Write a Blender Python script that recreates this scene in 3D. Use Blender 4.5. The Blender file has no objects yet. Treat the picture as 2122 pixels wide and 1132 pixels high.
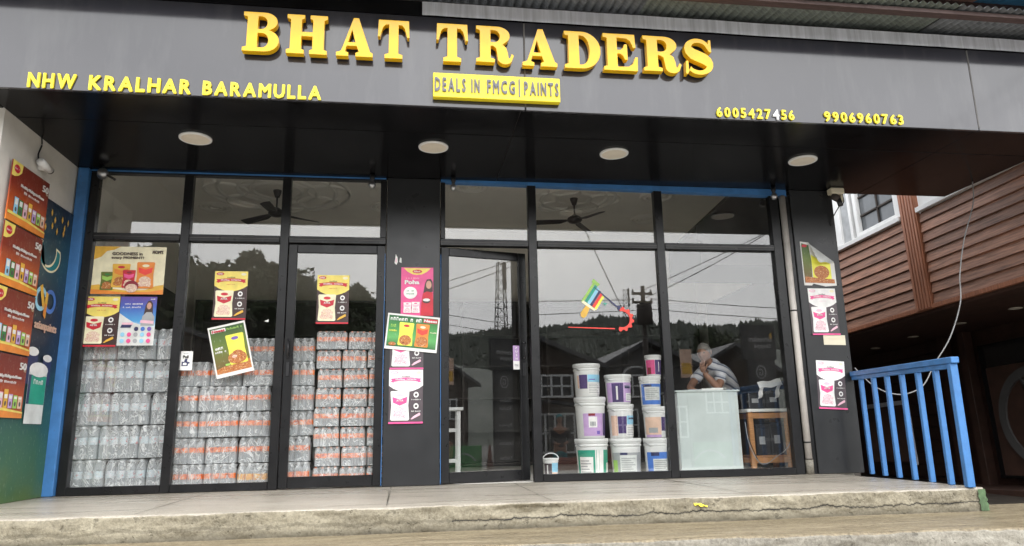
import bpy, bmesh, math, random
from mathutils import Vector, Matrix, noise
R = math.radians
random.seed(7)
scene = bpy.context.scene
COL = scene.collection

# ------------------------------------------------------------------ camera
cd = bpy.data.cameras.new('camera'); cam = bpy.data.objects.new('camera', cd); COL.objects.link(cam)
cd.sensor_width = 36.0; cd.lens = 36.0 * 1500.3 / 2122.0; cd.clip_start = 0.05; cd.clip_end = 2000
cr_ = Vector((0.9899138, -0.14038592, -0.01903867)); cu_ = Vector((-0.01188858, -0.21622934, 0.97627022)); cf_ = Vector((0.14117131, 0.96619701, 0.2157174))
m4 = Matrix.Identity(4)
for i in range(3):
    m4[i][0] = cr_[i]; m4[i][1] = cu_[i]; m4[i][2] = -cf_[i]
m4.translation = (-0.4164, -7.3429, 0.4817)
cam.matrix_world = m4
scene.camera = cam

# ------------------------------------------------------------------ sky, sun, exposure (overcast, rain)
SUN_EL, SUN_AZ = 50.0, 172.0          # azimuth of the sun, clockwise from +Y
world = bpy.data.worlds.new('World'); scene.world = world; world.use_nodes = True
wn, wl = world.node_tree.nodes, world.node_tree.links
wn.clear()
sky = wn.new('ShaderNodeTexSky'); sky.sky_type = 'NISHITA'; sky.sun_disc = False
sky.sun_elevation = R(SUN_EL); sky.sun_rotation = R(SUN_AZ); sky.air_density = 1.0; sky.dust_density = 6.0; sky.ozone_density = 1.0
hs = wn.new('ShaderNodeHueSaturation'); hs.inputs['Saturation'].default_value = 0.10
tcw = wn.new('ShaderNodeTexCoord'); mpw = wn.new('ShaderNodeMapping'); mpw.inputs['Scale'].default_value = (1, 1, 3.0)
nz = wn.new('ShaderNodeTexNoise'); nz.inputs['Scale'].default_value = 2.2; nz.inputs['Detail'].default_value = 5
rp = wn.new('ShaderNodeValToRGB'); rp.color_ramp.elements[0].position = .3; rp.color_ramp.elements[0].color = (.80, .82, .84, 1)
rp.color_ramp.elements[1].position = .72; rp.color_ramp.elements[1].color = (1.08, 1.08, 1.08, 1)
mxw = wn.new('ShaderNodeMix'); mxw.data_type = 'RGBA'; mxw.blend_type = 'MULTIPLY'; mxw.inputs[0].default_value = 1
bg = wn.new('ShaderNodeBackground'); bg.inputs['Strength'].default_value = 0.15
wo = wn.new('ShaderNodeOutputWorld')
cov = wn.new('ShaderNodeMix'); cov.data_type = 'RGBA'; cov.inputs[0].default_value = .7; cov.inputs[7].default_value = (6.6, 6.75, 7.0, 1)   # an even cloud cover over the clear sky
wl.new(sky.outputs[0], hs.inputs['Color']); wl.new(hs.outputs[0], cov.inputs[6]); wl.new(cov.outputs[2], mxw.inputs[6])
wl.new(tcw.outputs['Generated'], mpw.inputs['Vector']); wl.new(mpw.outputs[0], nz.inputs['Vector']); wl.new(nz.outputs[0], rp.inputs[0]); wl.new(rp.outputs[0], mxw.inputs[7])
wl.new(mxw.outputs[2], bg.inputs['Color']); wl.new(bg.outputs[0], wo.inputs['Surface'])
sd = bpy.data.lights.new('sun', 'SUN'); sd.energy = 1.5; sd.angle = R(110); sd.color = (1.0, 0.97, 0.93)
sun = bpy.data.objects.new('sun', sd); COL.objects.link(sun)
az = R(SUN_AZ); el = R(SUN_EL)
sdir = Vector((math.sin(az) * math.cos(el), math.cos(az) * math.cos(el), math.sin(el)))
sun.rotation_euler = sdir.to_track_quat('Z', 'Y').to_euler()
sun.location = (0, -20, 30)
scene.view_settings.view_transform = 'Standard'; scene.view_settings.look = 'None'
scene.view_settings.gamma = 1.0; scene.view_settings.exposure = 1.35
scene.render.engine = 'CYCLES'
cy = scene.cycles
cy.use_denoising = True; cy.max_bounces = 9; cy.transparent_max_bounces = 24; cy.diffuse_bounces = 5; cy.glossy_bounces = 5
cy.caustics_reflective = False; cy.caustics_refractive = False; cy.sample_clamp_indirect = 6

# ------------------------------------------------------------------ materials
MATS = {}
def newmat(name):
    m = bpy.data.materials.new(name); m.use_nodes = True
    m.node_tree.nodes.clear(); MATS[name] = m
    return m, m.node_tree.nodes, m.node_tree.links
def out(N, L, sock):
    o = N.new('ShaderNodeOutputMaterial'); L.new(sock, o.inputs['Surface']); return o
def texco(N, L, scale=(1, 1, 1), kind='Object'):
    t = N.new('ShaderNodeTexCoord'); m = N.new('ShaderNodeMapping'); m.inputs['Scale'].default_value = scale
    L.new(t.outputs[kind], m.inputs['Vector']); return m.outputs[0]
def noi(N, L, vec, scale, detail=4, rough=.55, dist=0.0):
    n = N.new('ShaderNodeTexNoise'); n.inputs['Scale'].default_value = scale; n.inputs['Detail'].default_value = detail
    n.inputs['Roughness'].default_value = rough; n.inputs['Distortion'].default_value = dist
    L.new(vec, n.inputs['Vector']); return n.outputs[0]
def ramp(N, L, fac, stops):
    r = N.new('ShaderNodeValToRGB'); e = r.color_ramp.elements
    while len(e) < len(stops): e.new(.5)
    for q, (p, c) in zip(e, stops):
        q.position = p; q.color = (*c, 1) if len(c) == 3 else c
    L.new(fac, r.inputs[0]); return r.outputs[0]
def mixc(N, L, a, b, fac, mode='MIX'):
    m = N.new('ShaderNodeMix'); m.data_type = 'RGBA'; m.blend_type = mode
    for s, i in ((a, 6), (b, 7)):
        if isinstance(s, tuple): m.inputs[i].default_value = (*s, 1) if len(s) == 3 else s
        else: L.new(s, m.inputs[i])
    if isinstance(fac, (int, float)): m.inputs[0].default_value = fac
    else: L.new(fac, m.inputs[0])
    return m.outputs[2]
def mth(N, L, op, a, b=0.0, c=None):
    m = N.new('ShaderNodeMath'); m.operation = op
    for i, s in enumerate((a, b, c)):
        if s is None: continue
        if isinstance(s, (int, float)): m.inputs[i].default_value = s
        else: L.new(s, m.inputs[i])
    return m.outputs[0]
def bump(N, L, h, strength=.3, dist=.01):
    b = N.new('ShaderNodeBump'); b.inputs['Strength'].default_value = strength; b.inputs['Distance'].default_value = dist
    L.new(h, b.inputs['Height']); return b.outputs[0]
def principled(N, L, col, rough=.5, metal=0.0, ior=1.5, coat=0.0, normal=None):
    p = N.new('ShaderNodeBsdfPrincipled')
    if isinstance(col, tuple): p.inputs['Base Color'].default_value = (*col, 1)
    else: L.new(col, p.inputs['Base Color'])
    if isinstance(rough, (int, float)): p.inputs['Roughness'].default_value = rough
    else: L.new(rough, p.inputs['Roughness'])
    p.inputs['Metallic'].default_value = metal; p.inputs['IOR'].default_value = ior; p.inputs['Coat Weight'].default_value = coat
    if normal is not None: L.new(normal, p.inputs['Normal'])
    return p
def paint(name, col, rough=.5, var=.12, scale=6.0, metal=0.0, ior=1.5, coat=0.0, bumps=.0, bscale=60.0, stretch=(1, 1, 1), coord='Object', each=0.0, chips=None):
    """a plain coloured surface with slight mottling, uneven gloss and optional fine relief"""
    if name in MATS: return MATS[name]
    m, N, L = newmat(name)
    v = texco(N, L, stretch, coord)
    n1 = noi(N, L, v, scale, 5)
    lo = tuple(max(0, c * (1 - var)) for c in col); hi = tuple(min(1, c * (1 + var)) for c in col)
    c = ramp(N, L, n1, [(.3, lo), (.7, hi)])
    if each:
        oi = N.new('ShaderNodeObjectInfo'); hv = N.new('ShaderNodeHueSaturation'); L.new(c, hv.inputs['Color'])
        L.new(mth(N, L, 'MULTIPLY_ADD', oi.outputs['Random'], each, 1 - each / 2), hv.inputs['Value']); c = hv.outputs[0]
    if chips:
        c = mixc(N, L, c, chips, ramp(N, L, noi(N, L, texco(N, L), 26, 6, .72, .4), [(.66, (0, 0, 0)), (.70, (1, 1, 1))]))
        c = mixc(N, L, c, tuple(x * .6 for x in col), ramp(N, L, noi(N, L, texco(N, L, (1, 1, .25)), 7, 5, .6), [(.5, (0, 0, 0)), (.75, (.6, .6, .6))]))
    r = mth(N, L, 'MULTIPLY_ADD', noi(N, L, v, scale * 2.3, 3), .16, max(.02, rough - .08))
    nm = bump(N, L, noi(N, L, v, bscale, 3), bumps, .004) if bumps else None
    p = principled(N, L, c, r, metal, ior, coat, nm)
    out(N, L, p.outputs[0]); return m

def M(n): return MATS[n]
paint('black_frame', (.011, .011, .012), .3, .3, 5, ior=1.4)
paint('blue_paint', (.055, .185, .44), .45, .14, 9, bumps=.3, bscale=55, chips=(.10, .075, .06))
paint('black_pillar', (.024, .025, .027), .3, .2, 2.5, ior=1.45)
paint('soffit_black', (.006, .006, .007), .18, .3, 3, ior=1.19)
paint('joint_grey', (.09, .085, .08), .7)
paint('fascia_strip', (.58, .59, .64), .5, .22, 3, stretch=(9, 1, .5))
paint('white_plaster', (.68, .65, .60), .8, .10, 3.5, bumps=.25, bscale=45)
paint('white_paint', (.78, .78, .77), .45, .06, 5)
paint('cream', (.74, .68, .52), .5, .06, 6)
paint('yellow_gloss', (.84, .48, .006), .12, .10, 5, ior=1.42)
paint('yellow_flat', (.84, .68, .02), .4, .05, 9)
paint('white_flat', (.85, .85, .85), .5, .03, 9)
paint('grey_lettering', (.13, .13, .15), .5)
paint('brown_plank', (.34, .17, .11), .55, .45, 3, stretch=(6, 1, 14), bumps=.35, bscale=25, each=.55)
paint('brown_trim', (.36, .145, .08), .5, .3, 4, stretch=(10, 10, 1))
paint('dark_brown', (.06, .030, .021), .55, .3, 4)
paint('dark_glass', (.012, .013, .015), .06, .1)
paint('interior_cream', (.90, .86, .79), .75, .05, 2)
paint('interior_ring', (.86, .83, .77), .75, .04, 3)
paint('interior_dark', (.045, .04, .035), .7, .3, 3)
paint('tile_floor', (.80, .77, .71), .3, .12, 2)
paint('fan_brown', (.035, .028, .026), .35)
paint('cable_grey', (.30, .30, .30), .5)
paint('cable_black', (.015, .015, .015), .5)
paint('pipe_white', (.60, .56, .52), .55, .12, 7)
paint('zinc', (.20, .21, .22), .5, .35, 3, metal=.3, stretch=(1, 8, 1))
paint('green_zinc', (.16, .18, .16), .6, .35, 5, stretch=(2, 9, 1))
paint('pink_zinc', (.62, .36, .30), .5, .35, 3, stretch=(3, 1, 1))
paint('blue_zinc', (.10, .33, .55), .5, .3, 3)
paint('purlin_brown', (.07, .042, .038), .7, .3, 5, stretch=(2, 12, 12))
paint('wood_orange', (.46, .22, .085), .5, .22, 4, stretch=(2, 2, 18), bumps=.15, bscale=40)
paint('lamp_diffuser', (.74, .68, .58), .6, .05, 12)
paint('skin', (.27, .135, .085), .5, .12, 12, bumps=.08, bscale=60)
paint('hair_grey', (.20, .185, .17), .7, .4, 40, bumps=.6, bscale=120)
paint('trouser_dark', (.03, .03, .035), .8)
paint('black_plastic', (.016, .016, .018), .35)
paint('box_black', (.02, .022, .028), .45, .3, 8)
paint('steel', (.45, .45, .46), .35, .15, 9, metal=.9)
paint('bucket_white', (.80, .80, .79), .38, .03, 5)
paint('paper', (.80, .79, .76), .75, .04, 6)
paint('ink_black', (.02, .018, .018), .6)
for n_, c_ in dict(print_yellow=(.88, .72, .16), print_lemon=(.90, .85, .10), print_cream=(.86, .80, .56), print_brown=(.055, .028, .026), print_red=(.58, .02, .04), print_pink=(.80, .10, .30),
        print_palepink=(.85, .52, .62), print_white=(.85, .84, .82), print_orange=(.80, .26, .04), print_gold=(.78, .45, .06), print_rust=(.33, .065, .02), print_blue=(.07, .20, .62),
        print_sky=(.30, .62, .82), print_navy=(.03, .035, .11), print_purple=(.065, .035, .15), print_lilac=(.56, .37, .66), print_green=(.045, .24, .06), print_olive=(.14, .17, .03),
        print_lime=(.36, .62, .12), print_teal=(.015, .33, .22), print_peach=(.80, .55, .42), print_grey=(.38, .39, .40), print_skin=(.60, .33, .24), print_food=(.40, .10, .03),
        print_maroon=(.25, .015, .03), print_red_bright=(.85, .06, .04), print_violet=(.20, .12, .5), print_plum=(.09, .07, .08), print_sheen=(.70, .72, .70)).items():
    paint(n_, c_, .4, .14, 9, bumps=.25, bscale=22)
def mat_food(name, cols, sc=60):
    m, N, L = newmat(name); n = noi(N, L, texco(N, L), sc, 3, .6, .4)
    p = principled(N, L, ramp(N, L, n, [(.32 + .3 * i / (len(cols) - 1), c) for i, c in enumerate(cols)]), .4); out(N, L, p.outputs[0])
mat_food('food_dark', [(.12, .02, .01), (.42, .10, .02), (.62, .26, .06), (.30, .05, .02), (.70, .42, .18)])
mat_food('food_pale', [(.55, .30, .18), (.80, .62, .42), (.86, .74, .60), (.62, .30, .22), (.84, .70, .56)], 45)
mat_food('food_pink', [(.70, .25, .38), (.84, .60, .66), (.85, .76, .76), (.60, .28, .36), (.84, .66, .70)], 45)
paint('teal_cloth', (.02, .22, .25), .8, .2, 8)
paint('bounce_forecourt', (.42, .405, .375), .55, .25, .8, bumps=.3, bscale=40)  # pale concrete ground, lightened to bounce more light under the canopy
paint('pavement_far', (.10, .095, .085), .7, .2, 1.2)
paint('house_brown', (.055, .036, .026), .7, .25, 2)
paint('house_grey', (.085, .082, .08), .75, .2, 2)
paint('roof_tin', (.075, .075, .08), .5, .25, 2, metal=.2)
paint('roof_red', (.13, .018, .024), .55, .2, 2)
paint('pole_dark', (.05, .04, .035), .8, .3, 5)
paint('bark', (.06, .045, .035), .9, .3, 8)
paint('rug_red', (.16, .045, .03), .9, .3, 5)
paint('sign_black', (.025, .026, .028), .4, .2, 3)
paint('sign_letter', (.45, .45, .45), .5)

def mat_fascia():
    m, N, L = newmat('fascia_grey'); v = texco(N, L)
    st = texco(N, L, (2.2, 1, .5))
    c = mixc(N, L, ramp(N, L, noi(N, L, v, 1.3, 5), [(.3, (.030, .030, .037)), (.7, (.038, .038, .046))]), (.075, .075, .08),
             ramp(N, L, noi(N, L, st, 3.0, 4), [(.5, (0, 0, 0)), (.8, (.5, .5, .5))]))
    r = mth(N, L, 'MULTIPLY_ADD', noi(N, L, v, 4, 4), .08, .07)
    p = principled(N, L, c, r, 0, 1.60, 0, bump(N, L, noi(N, L, v, 1.6, 2), .10, .01))
    out(N, L, p.outputs[0])
mat_fascia()
def mat_glass():
    m, N, L = newmat('window_glass')
    lw = N.new('ShaderNodeLayerWeight'); lw.inputs['Blend'].default_value = .5
    f5 = mth(N, L, 'POWER', lw.outputs['Facing'], 5.0)
    v = texco(N, L)
    f = mth(N, L, 'MULTIPLY_ADD', f5, .94, .057)
    t = N.new('ShaderNodeBsdfTransparent'); t.inputs[0].default_value = (.98, .985, .98, 1)
    g = N.new('ShaderNodeBsdfGlossy'); g.inputs['Roughness'].default_value = 0.0; g.inputs[0].default_value = (1, 1, 1, 1)
    L.new(bump(N, L, noi(N, L, v, 1.1, 1), .010, .02), g.inputs['Normal'])
    mx = N.new('ShaderNodeMixShader'); L.new(f, mx.inputs[0]); L.new(t.outputs[0], mx.inputs[1]); L.new(g.outputs[0], mx.inputs[2])
    # thin film of dust
    d = N.new('ShaderNodeBsdfDiffuse'); d.inputs[0].default_value = (.6, .58, .55, 1)
    df = ramp(N, L, noi(N, L, texco(N, L, (1, 1, .5)), 2.5, 5), [(.45, (.001, .001, .001)), (.8, (.012, .012, .012))])
    mx2 = N.new('ShaderNodeMixShader'); L.new(df, mx2.inputs[0]); L.new(mx.outputs[0], mx2.inputs[1]); L.new(d.outputs[0], mx2.inputs[2])
    out(N, L, mx2.outputs[0])
mat_glass()
def mat_clear(name, tint, body, lo, hi, rough=.12, wrinkle=0.0, scale=20.0, streak=None):
    """thin clear plastic: see-through face on, more solid and shiny towards its edges; streak paints white highlights as if on creases"""
    m, N, L = newmat(name)
    oi = N.new('ShaderNodeObjectInfo'); cmb = N.new('ShaderNodeCombineXYZ')
    for i in range(3): L.new(mth(N, L, 'MULTIPLY', oi.outputs['Random'], 17.0 + 9 * i), cmb.inputs[i])
    def own(vec):
        a = N.new('ShaderNodeVectorMath'); a.operation = 'ADD'; L.new(vec, a.inputs[0]); L.new(cmb.outputs[0], a.inputs[1]); return a.outputs[0]
    v = own(texco(N, L))
    lw = N.new('ShaderNodeLayerWeight'); lw.inputs['Blend'].default_value = .35
    nm = bump(N, L, noi(N, L, v, scale, 3, .6, .8), wrinkle, .02) if wrinkle else None
    if nm is not None: L.new(nm, lw.inputs['Normal'])
    f = mth(N, L, 'MULTIPLY_ADD', lw.outputs['Facing'], hi - lo, lo)
    if streak:
        s = ramp(N, L, noi(N, L, own(texco(N, L, streak)), 2.6, 2.5, .5, 2.6), [(.50, (0, 0, 0)), (.545, (.68, .68, .68)), (.58, (.15, .15, .15)), (.62, (0, 0, 0)), (.66, (.62, .62, .62)), (.70, (0, 0, 0))])  # whitish noise bands stand in for glints on the wrinkled wrap
        f = mth(N, L, 'MAXIMUM', f, s)
    t = N.new('ShaderNodeBsdfTransparent'); t.inputs[0].default_value = (*tint, 1)
    p = principled(N, L, body, rough, 0, 1.5, 0, nm)
    mx = N.new('ShaderNodeMixShader'); L.new(f, mx.inputs[0]); L.new(t.outputs[0], mx.inputs[1]); L.new(p.outputs[0], mx.inputs[2])
    out(N, L, mx.outputs[0])
mat_clear('bottle_plastic', (.88, .90, .91), (.84, .86, .88), .26, .86, .06)
mat_clear('film', (.96, .97, .98), (.96, .965, .97), .17, .68, .07, .9, 9.0, (2.0, 2.0, 1.5))
paint('frosted', (.55, .61, .60), .18, .09, 3.5)
def mat_label(name, a, b, mark):
    m, N, L = newmat(name); t = texco(N, L); oi = N.new('ShaderNodeObjectInfo'); cmb = N.new('ShaderNodeCombineXYZ'); L.new(mth(N, L, 'MULTIPLY', oi.outputs['Random'], 31.0), cmb.inputs[0]); L.new(mth(N, L, 'MULTIPLY', oi.outputs['Random'], 17.0), cmb.inputs[2])
    v = N.new('ShaderNodeVectorMath'); v.operation = 'ADD'; L.new(t, v.inputs[0]); L.new(cmb.outputs[0], v.inputs[1]); n = noi(N, L, v.outputs[0], 26, 3, .6)
    c = ramp(N, L, n, [(.34, mark), (.42, a), (.54, a), (.62, b)])
    p = principled(N, L, c, .3); out(N, L, p.outputs[0])
mat_label('label_orange', (.90, .22, .05), (.90, .55, .40), (.30, .03, .03))
mat_label('label_amber', (.85, .42, .06), (.85, .66, .4), (.5, .16, .02))
mat_label('label_pale', (.62, .70, .74), (.74, .72, .74), (.62, .20, .20))

def mat_concrete(name, base, dark, light, rough=.75, grain=(1, 1, 1), crack=None, grime=0.0, pits=.5, spread=1.0):
    """weathered cement: broad stains, mottling, sandy grain, pits; optionally one long wandering crack and a dirty foot"""
    m, N, L = newmat(name); v = texco(N, L); g = texco(N, L, grain)
    big = noi(N, L, g, 1.1, 7, .65, .6); mid = noi(N, L, g, 5.5, 7, .7, .9); fine = noi(N, L, v, 55, 4, .75); sp = noi(N, L, v, 19, 3, .6)
    c = ramp(N, L, big, [(.32, dark), (.5, base), (.68, light)])
    c = mixc(N, L, c, ramp(N, L, mid, [(.34, tuple(x * .5 for x in dark)), (.5, base), (.64, tuple(min(1, x * 1.12) for x in light))]), .5 * spread)
    c = mixc(N, L, c, ramp(N, L, fine, [(.36, tuple(x * .45 for x in dark)), (.62, light)]), .34 * spread)
    pit = ramp(N, L, sp, [(.30, (1, 1, 1)), (.38, (0, 0, 0))])
    c = mixc(N, L, c, tuple(x * .4 for x in dark), mth(N, L, 'MULTIPLY', pit, pits))
    h = mth(N, L, 'ADD', mth(N, L, 'ADD', mid, mth(N, L, 'MULTIPLY', fine, .5)), mth(N, L, 'MULTIPLY', pit, -pits))
    s3 = N.new('ShaderNodeSeparateXYZ'); L.new(v, s3.inputs[0])
    if grime:
        gz = mth(N, L, 'ADD', mth(N, L, 'MULTIPLY', s3.outputs[2], -1.0), mth(N, L, 'MULTIPLY_ADD', mid, .10, -.05))
        c = mixc(N, L, c, tuple(x * .42 for x in dark), mth(N, L, 'MULTIPLY', ramp(N, L, gz, [(grime - .035, (0, 0, 0)), (grime + .02, (1, 1, 1))]), .75))
    if crack is not None:
        n1 = noi(N, L, texco(N, L, (1, 0, 0)), 2.1, 9, .72); n2 = noi(N, L, texco(N, L, (1, 0, 0)), 5, 4)
        d = mth(N, L, 'ABSOLUTE', mth(N, L, 'SUBTRACT', mth(N, L, 'SUBTRACT', s3.outputs[2], crack), mth(N, L, 'MULTIPLY_ADD', n1, .16, -.08)))
        k = mth(N, L, 'MULTIPLY', mth(N, L, 'LESS_THAN', d, mth(N, L, 'MULTIPLY_ADD', n2, .014, -.0035)), mth(N, L, 'GREATER_THAN', s3.outputs[0], -.1))
        halo = mth(N, L, 'MULTIPLY', mth(N, L, 'LESS_THAN', d, mth(N, L, 'MULTIPLY_ADD', n2, .03, -.004)), .35)
        c = mixc(N, L, c, tuple(x * .5 for x in dark), halo); c = mixc(N, L, c, (.025, .022, .018), k)
        h = mth(N, L, 'SUBTRACT', h, mth(N, L, 'MULTIPLY', k, 1.3))
    rr = mth(N, L, 'MULTIPLY_ADD', big, .5, rough - .25)
    p = principled(N, L, c, rr, 0, 1.45, 0, bump(N, L, h, .7, .014)); out(N, L, p.outputs[0])
mat_concrete('concrete_riser', (.235, .205, .145), (.12, .104, .072), (.37, .335, .25), .8, (1, 1, 1.3), -.105, .155)
mat_concrete('concrete_tread', (.215, .17, .105), (.085, .064, .038), (.36, .305, .205), .40, (.28, 2.6, 1), None, 0, .35, 1.3)
mat_concrete('stone_top', (.375, .335, .275), (.205, .18, .14), (.50, .46, .39), .30, (.3, 3.2, 1), None, 0, .10, .9)
mat_concrete('concrete_grey', (.24, .22, .18), (.13, .118, .095), (.36, .34, .29), .8, (1, 1, 1))
paint('green_worn', (.075, .13, .06), .8, .5, 14, bumps=.4, bscale=30)

def mat_gradient(name, axis, stops, rough=.4):
    """printed colour bands over a board's own height (a mural's design)"""
    m, N, L = newmat(name); t = N.new('ShaderNodeTexCoord'); s = N.new('ShaderNodeSeparateXYZ'); L.new(t.outputs['Generated'], s.inputs[0])
    w = mth(N, L, 'MULTIPLY_ADD', noi(N, L, texco(N, L, (1, 1, 1)), 3.0, 4), .22, -.11)
    c = ramp(N, L, mth(N, L, 'ADD', s.outputs[axis], w), stops)
    c = mixc(N, L, c, (.75, .85, .70), ramp(N, L, noi(N, L, texco(N, L, (1, 1, .4)), 60, 3), [(.6, (0, 0, 0)), (.8, (.22, .22, .22))]))
    p = principled(N, L, c, rough); out(N, L, p.outputs[0])
mat_gradient('mural_print', 2, [(0.0, (.085, .15, .045)), (.12, (.04, .13, .07)), (.30, (.012, .085, .085)), (.45, (.010, .024, .04)), (.62, (.012, .02, .045)), (.8, (.012, .075, .11)), (1.0, (.01, .015, .035))])
mat_gradient('banner_print', 2, [(0.0, (.75, .25, .02)), (.1, (.62, .14, .02)), (.35, (.50, .09, .02)), (.62, (.24, .028, .012)), (1.0, (.17, .022, .012))])
mat_gradient('blue_print', 2, [(0.0, (.30, .60, .80)), (.38, (.62, .80, .88)), (.5, (.08, .36, .70)), (.8, (.06, .12, .50)), (1.0, (.12, .06, .32))])
mat_gradient('green_print', 2, [(0.0, (.02, .12, .03)), (.3, (.12, .42, .12)), (.6, (.06, .30, .07)), (1.0, (.015, .11, .03))])
mat_gradient('olive_print', 2, [(0.0, (.15, .06, .02)), (.25, (.16, .13, .03)), (.6, (.13, .19, .03)), (1.0, (.03, .09, .02))])
def mat_shirt():
    m, N, L = newmat('striped_shirt'); t = N.new('ShaderNodeTexCoord'); s = N.new('ShaderNodeSeparateXYZ'); L.new(t.outputs['Object'], s.inputs[0])
    z = mth(N, L, 'ADD', s.outputs[2], mth(N, L, 'MULTIPLY', s.outputs[0], .42))
    z = mth(N, L, 'ADD', z, mth(N, L, 'MULTIPLY', noi(N, L, texco(N, L), 7, 2), .02))
    f = mth(N, L, 'FRACT', mth(N, L, 'MULTIPLY', z, 11.0))
    c = ramp(N, L, f, [(.0, (.66, .66, .68)), (.40, (.66, .66, .68)), (.44, (.13, .15, .21)), (.62, (.13, .15, .21)), (.66, (.42, .44, .50)), (.9, (.5, .52, .56)), (.95, (.66, .66, .68))])
    p = principled(N, L, c, .85, 0, 1.4, 0, bump(N, L, noi(N, L, texco(N, L), 14, 3), .5, .02)); out(N, L, p.outputs[0])
mat_shirt()
def mat_leaf(name, a, b):
    m, N, L = newmat(name); v = texco(N, L)
    c = ramp(N, L, noi(N, L, v, 1.2, 4), [(.3, a), (.7, b)])
    p = principled(N, L, c, .6); out(N, L, p.outputs[0])
mat_leaf('leaf', (.030, .048, .020), (.065, .095, .035)); mat_leaf('hazed_hill_green', (.060, .072, .056), (.105, .120, .092))  # hill colour paled and greyed to imitate rain haze

# ------------------------------------------------------------------ mesh helpers
class MB:
    def __init__(s): s.v = []; s.f = []; s.sm = []
    def add(s, v, f, smooth=False):
        o = len(s.v); s.v += [tuple(p) for p in v]; s.f += [tuple(i + o for i in q) for q in f]; s.sm += [smooth] * len(f); return s
    def box(s, x0, x1, y0, y1, z0, z1):
        return s.add([(x0, y0, z0), (x1, y0, z0), (x1, y1, z0), (x0, y1, z0), (x0, y0, z1), (x1, y0, z1), (x1, y1, z1), (x0, y1, z1)],
                     [(0, 3, 2, 1), (4, 5, 6, 7), (0, 1, 5, 4), (1, 2, 6, 5), (2, 3, 7, 6), (3, 0, 4, 7)])
    def bbox(s, x0, x1, y0, y1, z0, z1, b=.004):
        """box with chamfered edges"""
        bm = bmesh.new(); bmesh.ops.create_cube(bm, size=1)
        for v in bm.verts: v.co = Vector(((x0 + x1) / 2 + v.co.x * (x1 - x0), (y0 + y1) / 2 + v.co.y * (y1 - y0), (z0 + z1) / 2 + v.co.z * (z1 - z0)))
        bmesh.ops.bevel(bm, geom=bm.edges[:], offset=b, segments=1, affect='EDGES')
        bm.verts.index_update(); s.add([v.co for v in bm.verts], [[v.index for v in f.verts] for f in bm.faces]); bm.free(); return s
    def prism(s, pts, a, b, axis='y'):
        """extrude a polygon of (u, v) between a and b along an axis"""
        def P(u, v, t): return {'y': (u, t, v), 'x': (t, u, v), 'z': (u, v, t)}[axis]
        n = len(pts); v = [P(*p, a) for p in pts] + [P(*p, b) for p in pts]
        return s.add(v, [tuple(range(n)), tuple(range(2 * n - 1, n - 1, -1))] + [(i, i + n, (i + 1) % n + n, (i + 1) % n) for i in range(n)])
    def lathe(s, prof, n=16, c=(0, 0, 0), smooth=True, a0=0.0, a1=2 * math.pi, cap=True):
        full = abs(a1 - a0 - 2 * math.pi) < 1e-6; m = n if full else n + 1; v = []; f = []
        for r, z in prof:
            for i in range(m):
                a = a0 + (a1 - a0) * i / n; v.append((c[0] + r * math.cos(a), c[1] + r * math.sin(a), c[2] + z))
        for j in range(len(prof) - 1):
            for i in range(n):
                k = (i + 1) % m; f.append((j * m + i, j * m + k, (j + 1) * m + k, (j + 1) * m + i))
        if cap and full:
            f.append(tuple(range(m - 1, -1, -1))); f.append(tuple((len(prof) - 1) * m + i for i in range(m)))
        return s.add(v, f, smooth)
    def tube(s, pts, r, n=8, smooth=True):
        pts = [Vector(p) for p in pts]; v = []; f = []
        for j, p in enumerate(pts):
            d = (pts[min(j + 1, len(pts) - 1)] - pts[max(j - 1, 0)]).normalized()
            u = d.cross(Vector((0, 0, 1)));
            if u.length < 1e-3: u = d.cross(Vector((1, 0, 0)))
            u.normalize(); w = d.cross(u); rr = r[j] if isinstance(r, (list, tuple)) else r
            for i in range(n):
                a = 2 * math.pi * i / n; v.append(p + (u * math.cos(a) + w * math.sin(a)) * rr)
        for j in range(len(pts) - 1):
            for i in range(n):
                k = (i + 1) % n; f.append((j * n + i, j * n + k, (j + 1) * n + k, (j + 1) * n + i))
        f.append(tuple(range(n - 1, -1, -1))); f.append(tuple((len(pts) - 1) * n + i for i in range(n)))
        return s.add(v, f, smooth)
    def grid(s, fn, nu, nv, smooth=True):
        v = [fn(i / nu, j / nv) for j in range(nv + 1) for i in range(nu + 1)]; w = nu + 1
        return s.add(v, [(j * w + i, j * w + i + 1, (j + 1) * w + i + 1, (j + 1) * w + i) for j in range(nv) for i in range(nu)], smooth)
    def mesh(s, name, mat):
        me = bpy.data.meshes.new(name); me.from_pydata(s.v, [], s.f); me.polygons.foreach_set('use_smooth', s.sm)
        if mat: me.materials.append(M(mat) if isinstance(mat, str) else mat)
        me.update(); return me
    def obj(s, name, mat, parent=None, loc=None): return link(name, s.mesh(name, mat), parent, loc)
def link(name, me, parent=None, loc=None, rot=None):
    o = bpy.data.objects.new(name, me); COL.objects.link(o)
    if parent is not None: o.parent = parent
    if loc is not None: o.location = loc
    if rot is not None: o.rotation_euler = rot
    return o
def thing(name, label, cat, loc=(0, 0, 0), rz=0.0, group=None):
    o = bpy.data.objects.new(name, None); o.empty_display_size = .1; COL.objects.link(o); o.location = loc; o.rotation_euler = (0, 0, rz)
    return tag(o, label, cat, group)
def tag(o, label, cat, group=None):
    o['label'] = label; o['category'] = cat
    if group: o['group'] = group
    return o
def struct(o): o['kind'] = 'structure'; return o
def box(name, mat, parent, *d, b=0.0): return (MB().bbox(*d, b=b) if b else MB().box(*d)).obj(name, mat, parent)
def copy_tree(o, parent=None):
    c = o.copy(); COL.objects.link(c); c.parent = parent
    for ch in o.children: copy_tree(ch, c)
    return c
TEXTC = {}
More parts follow.
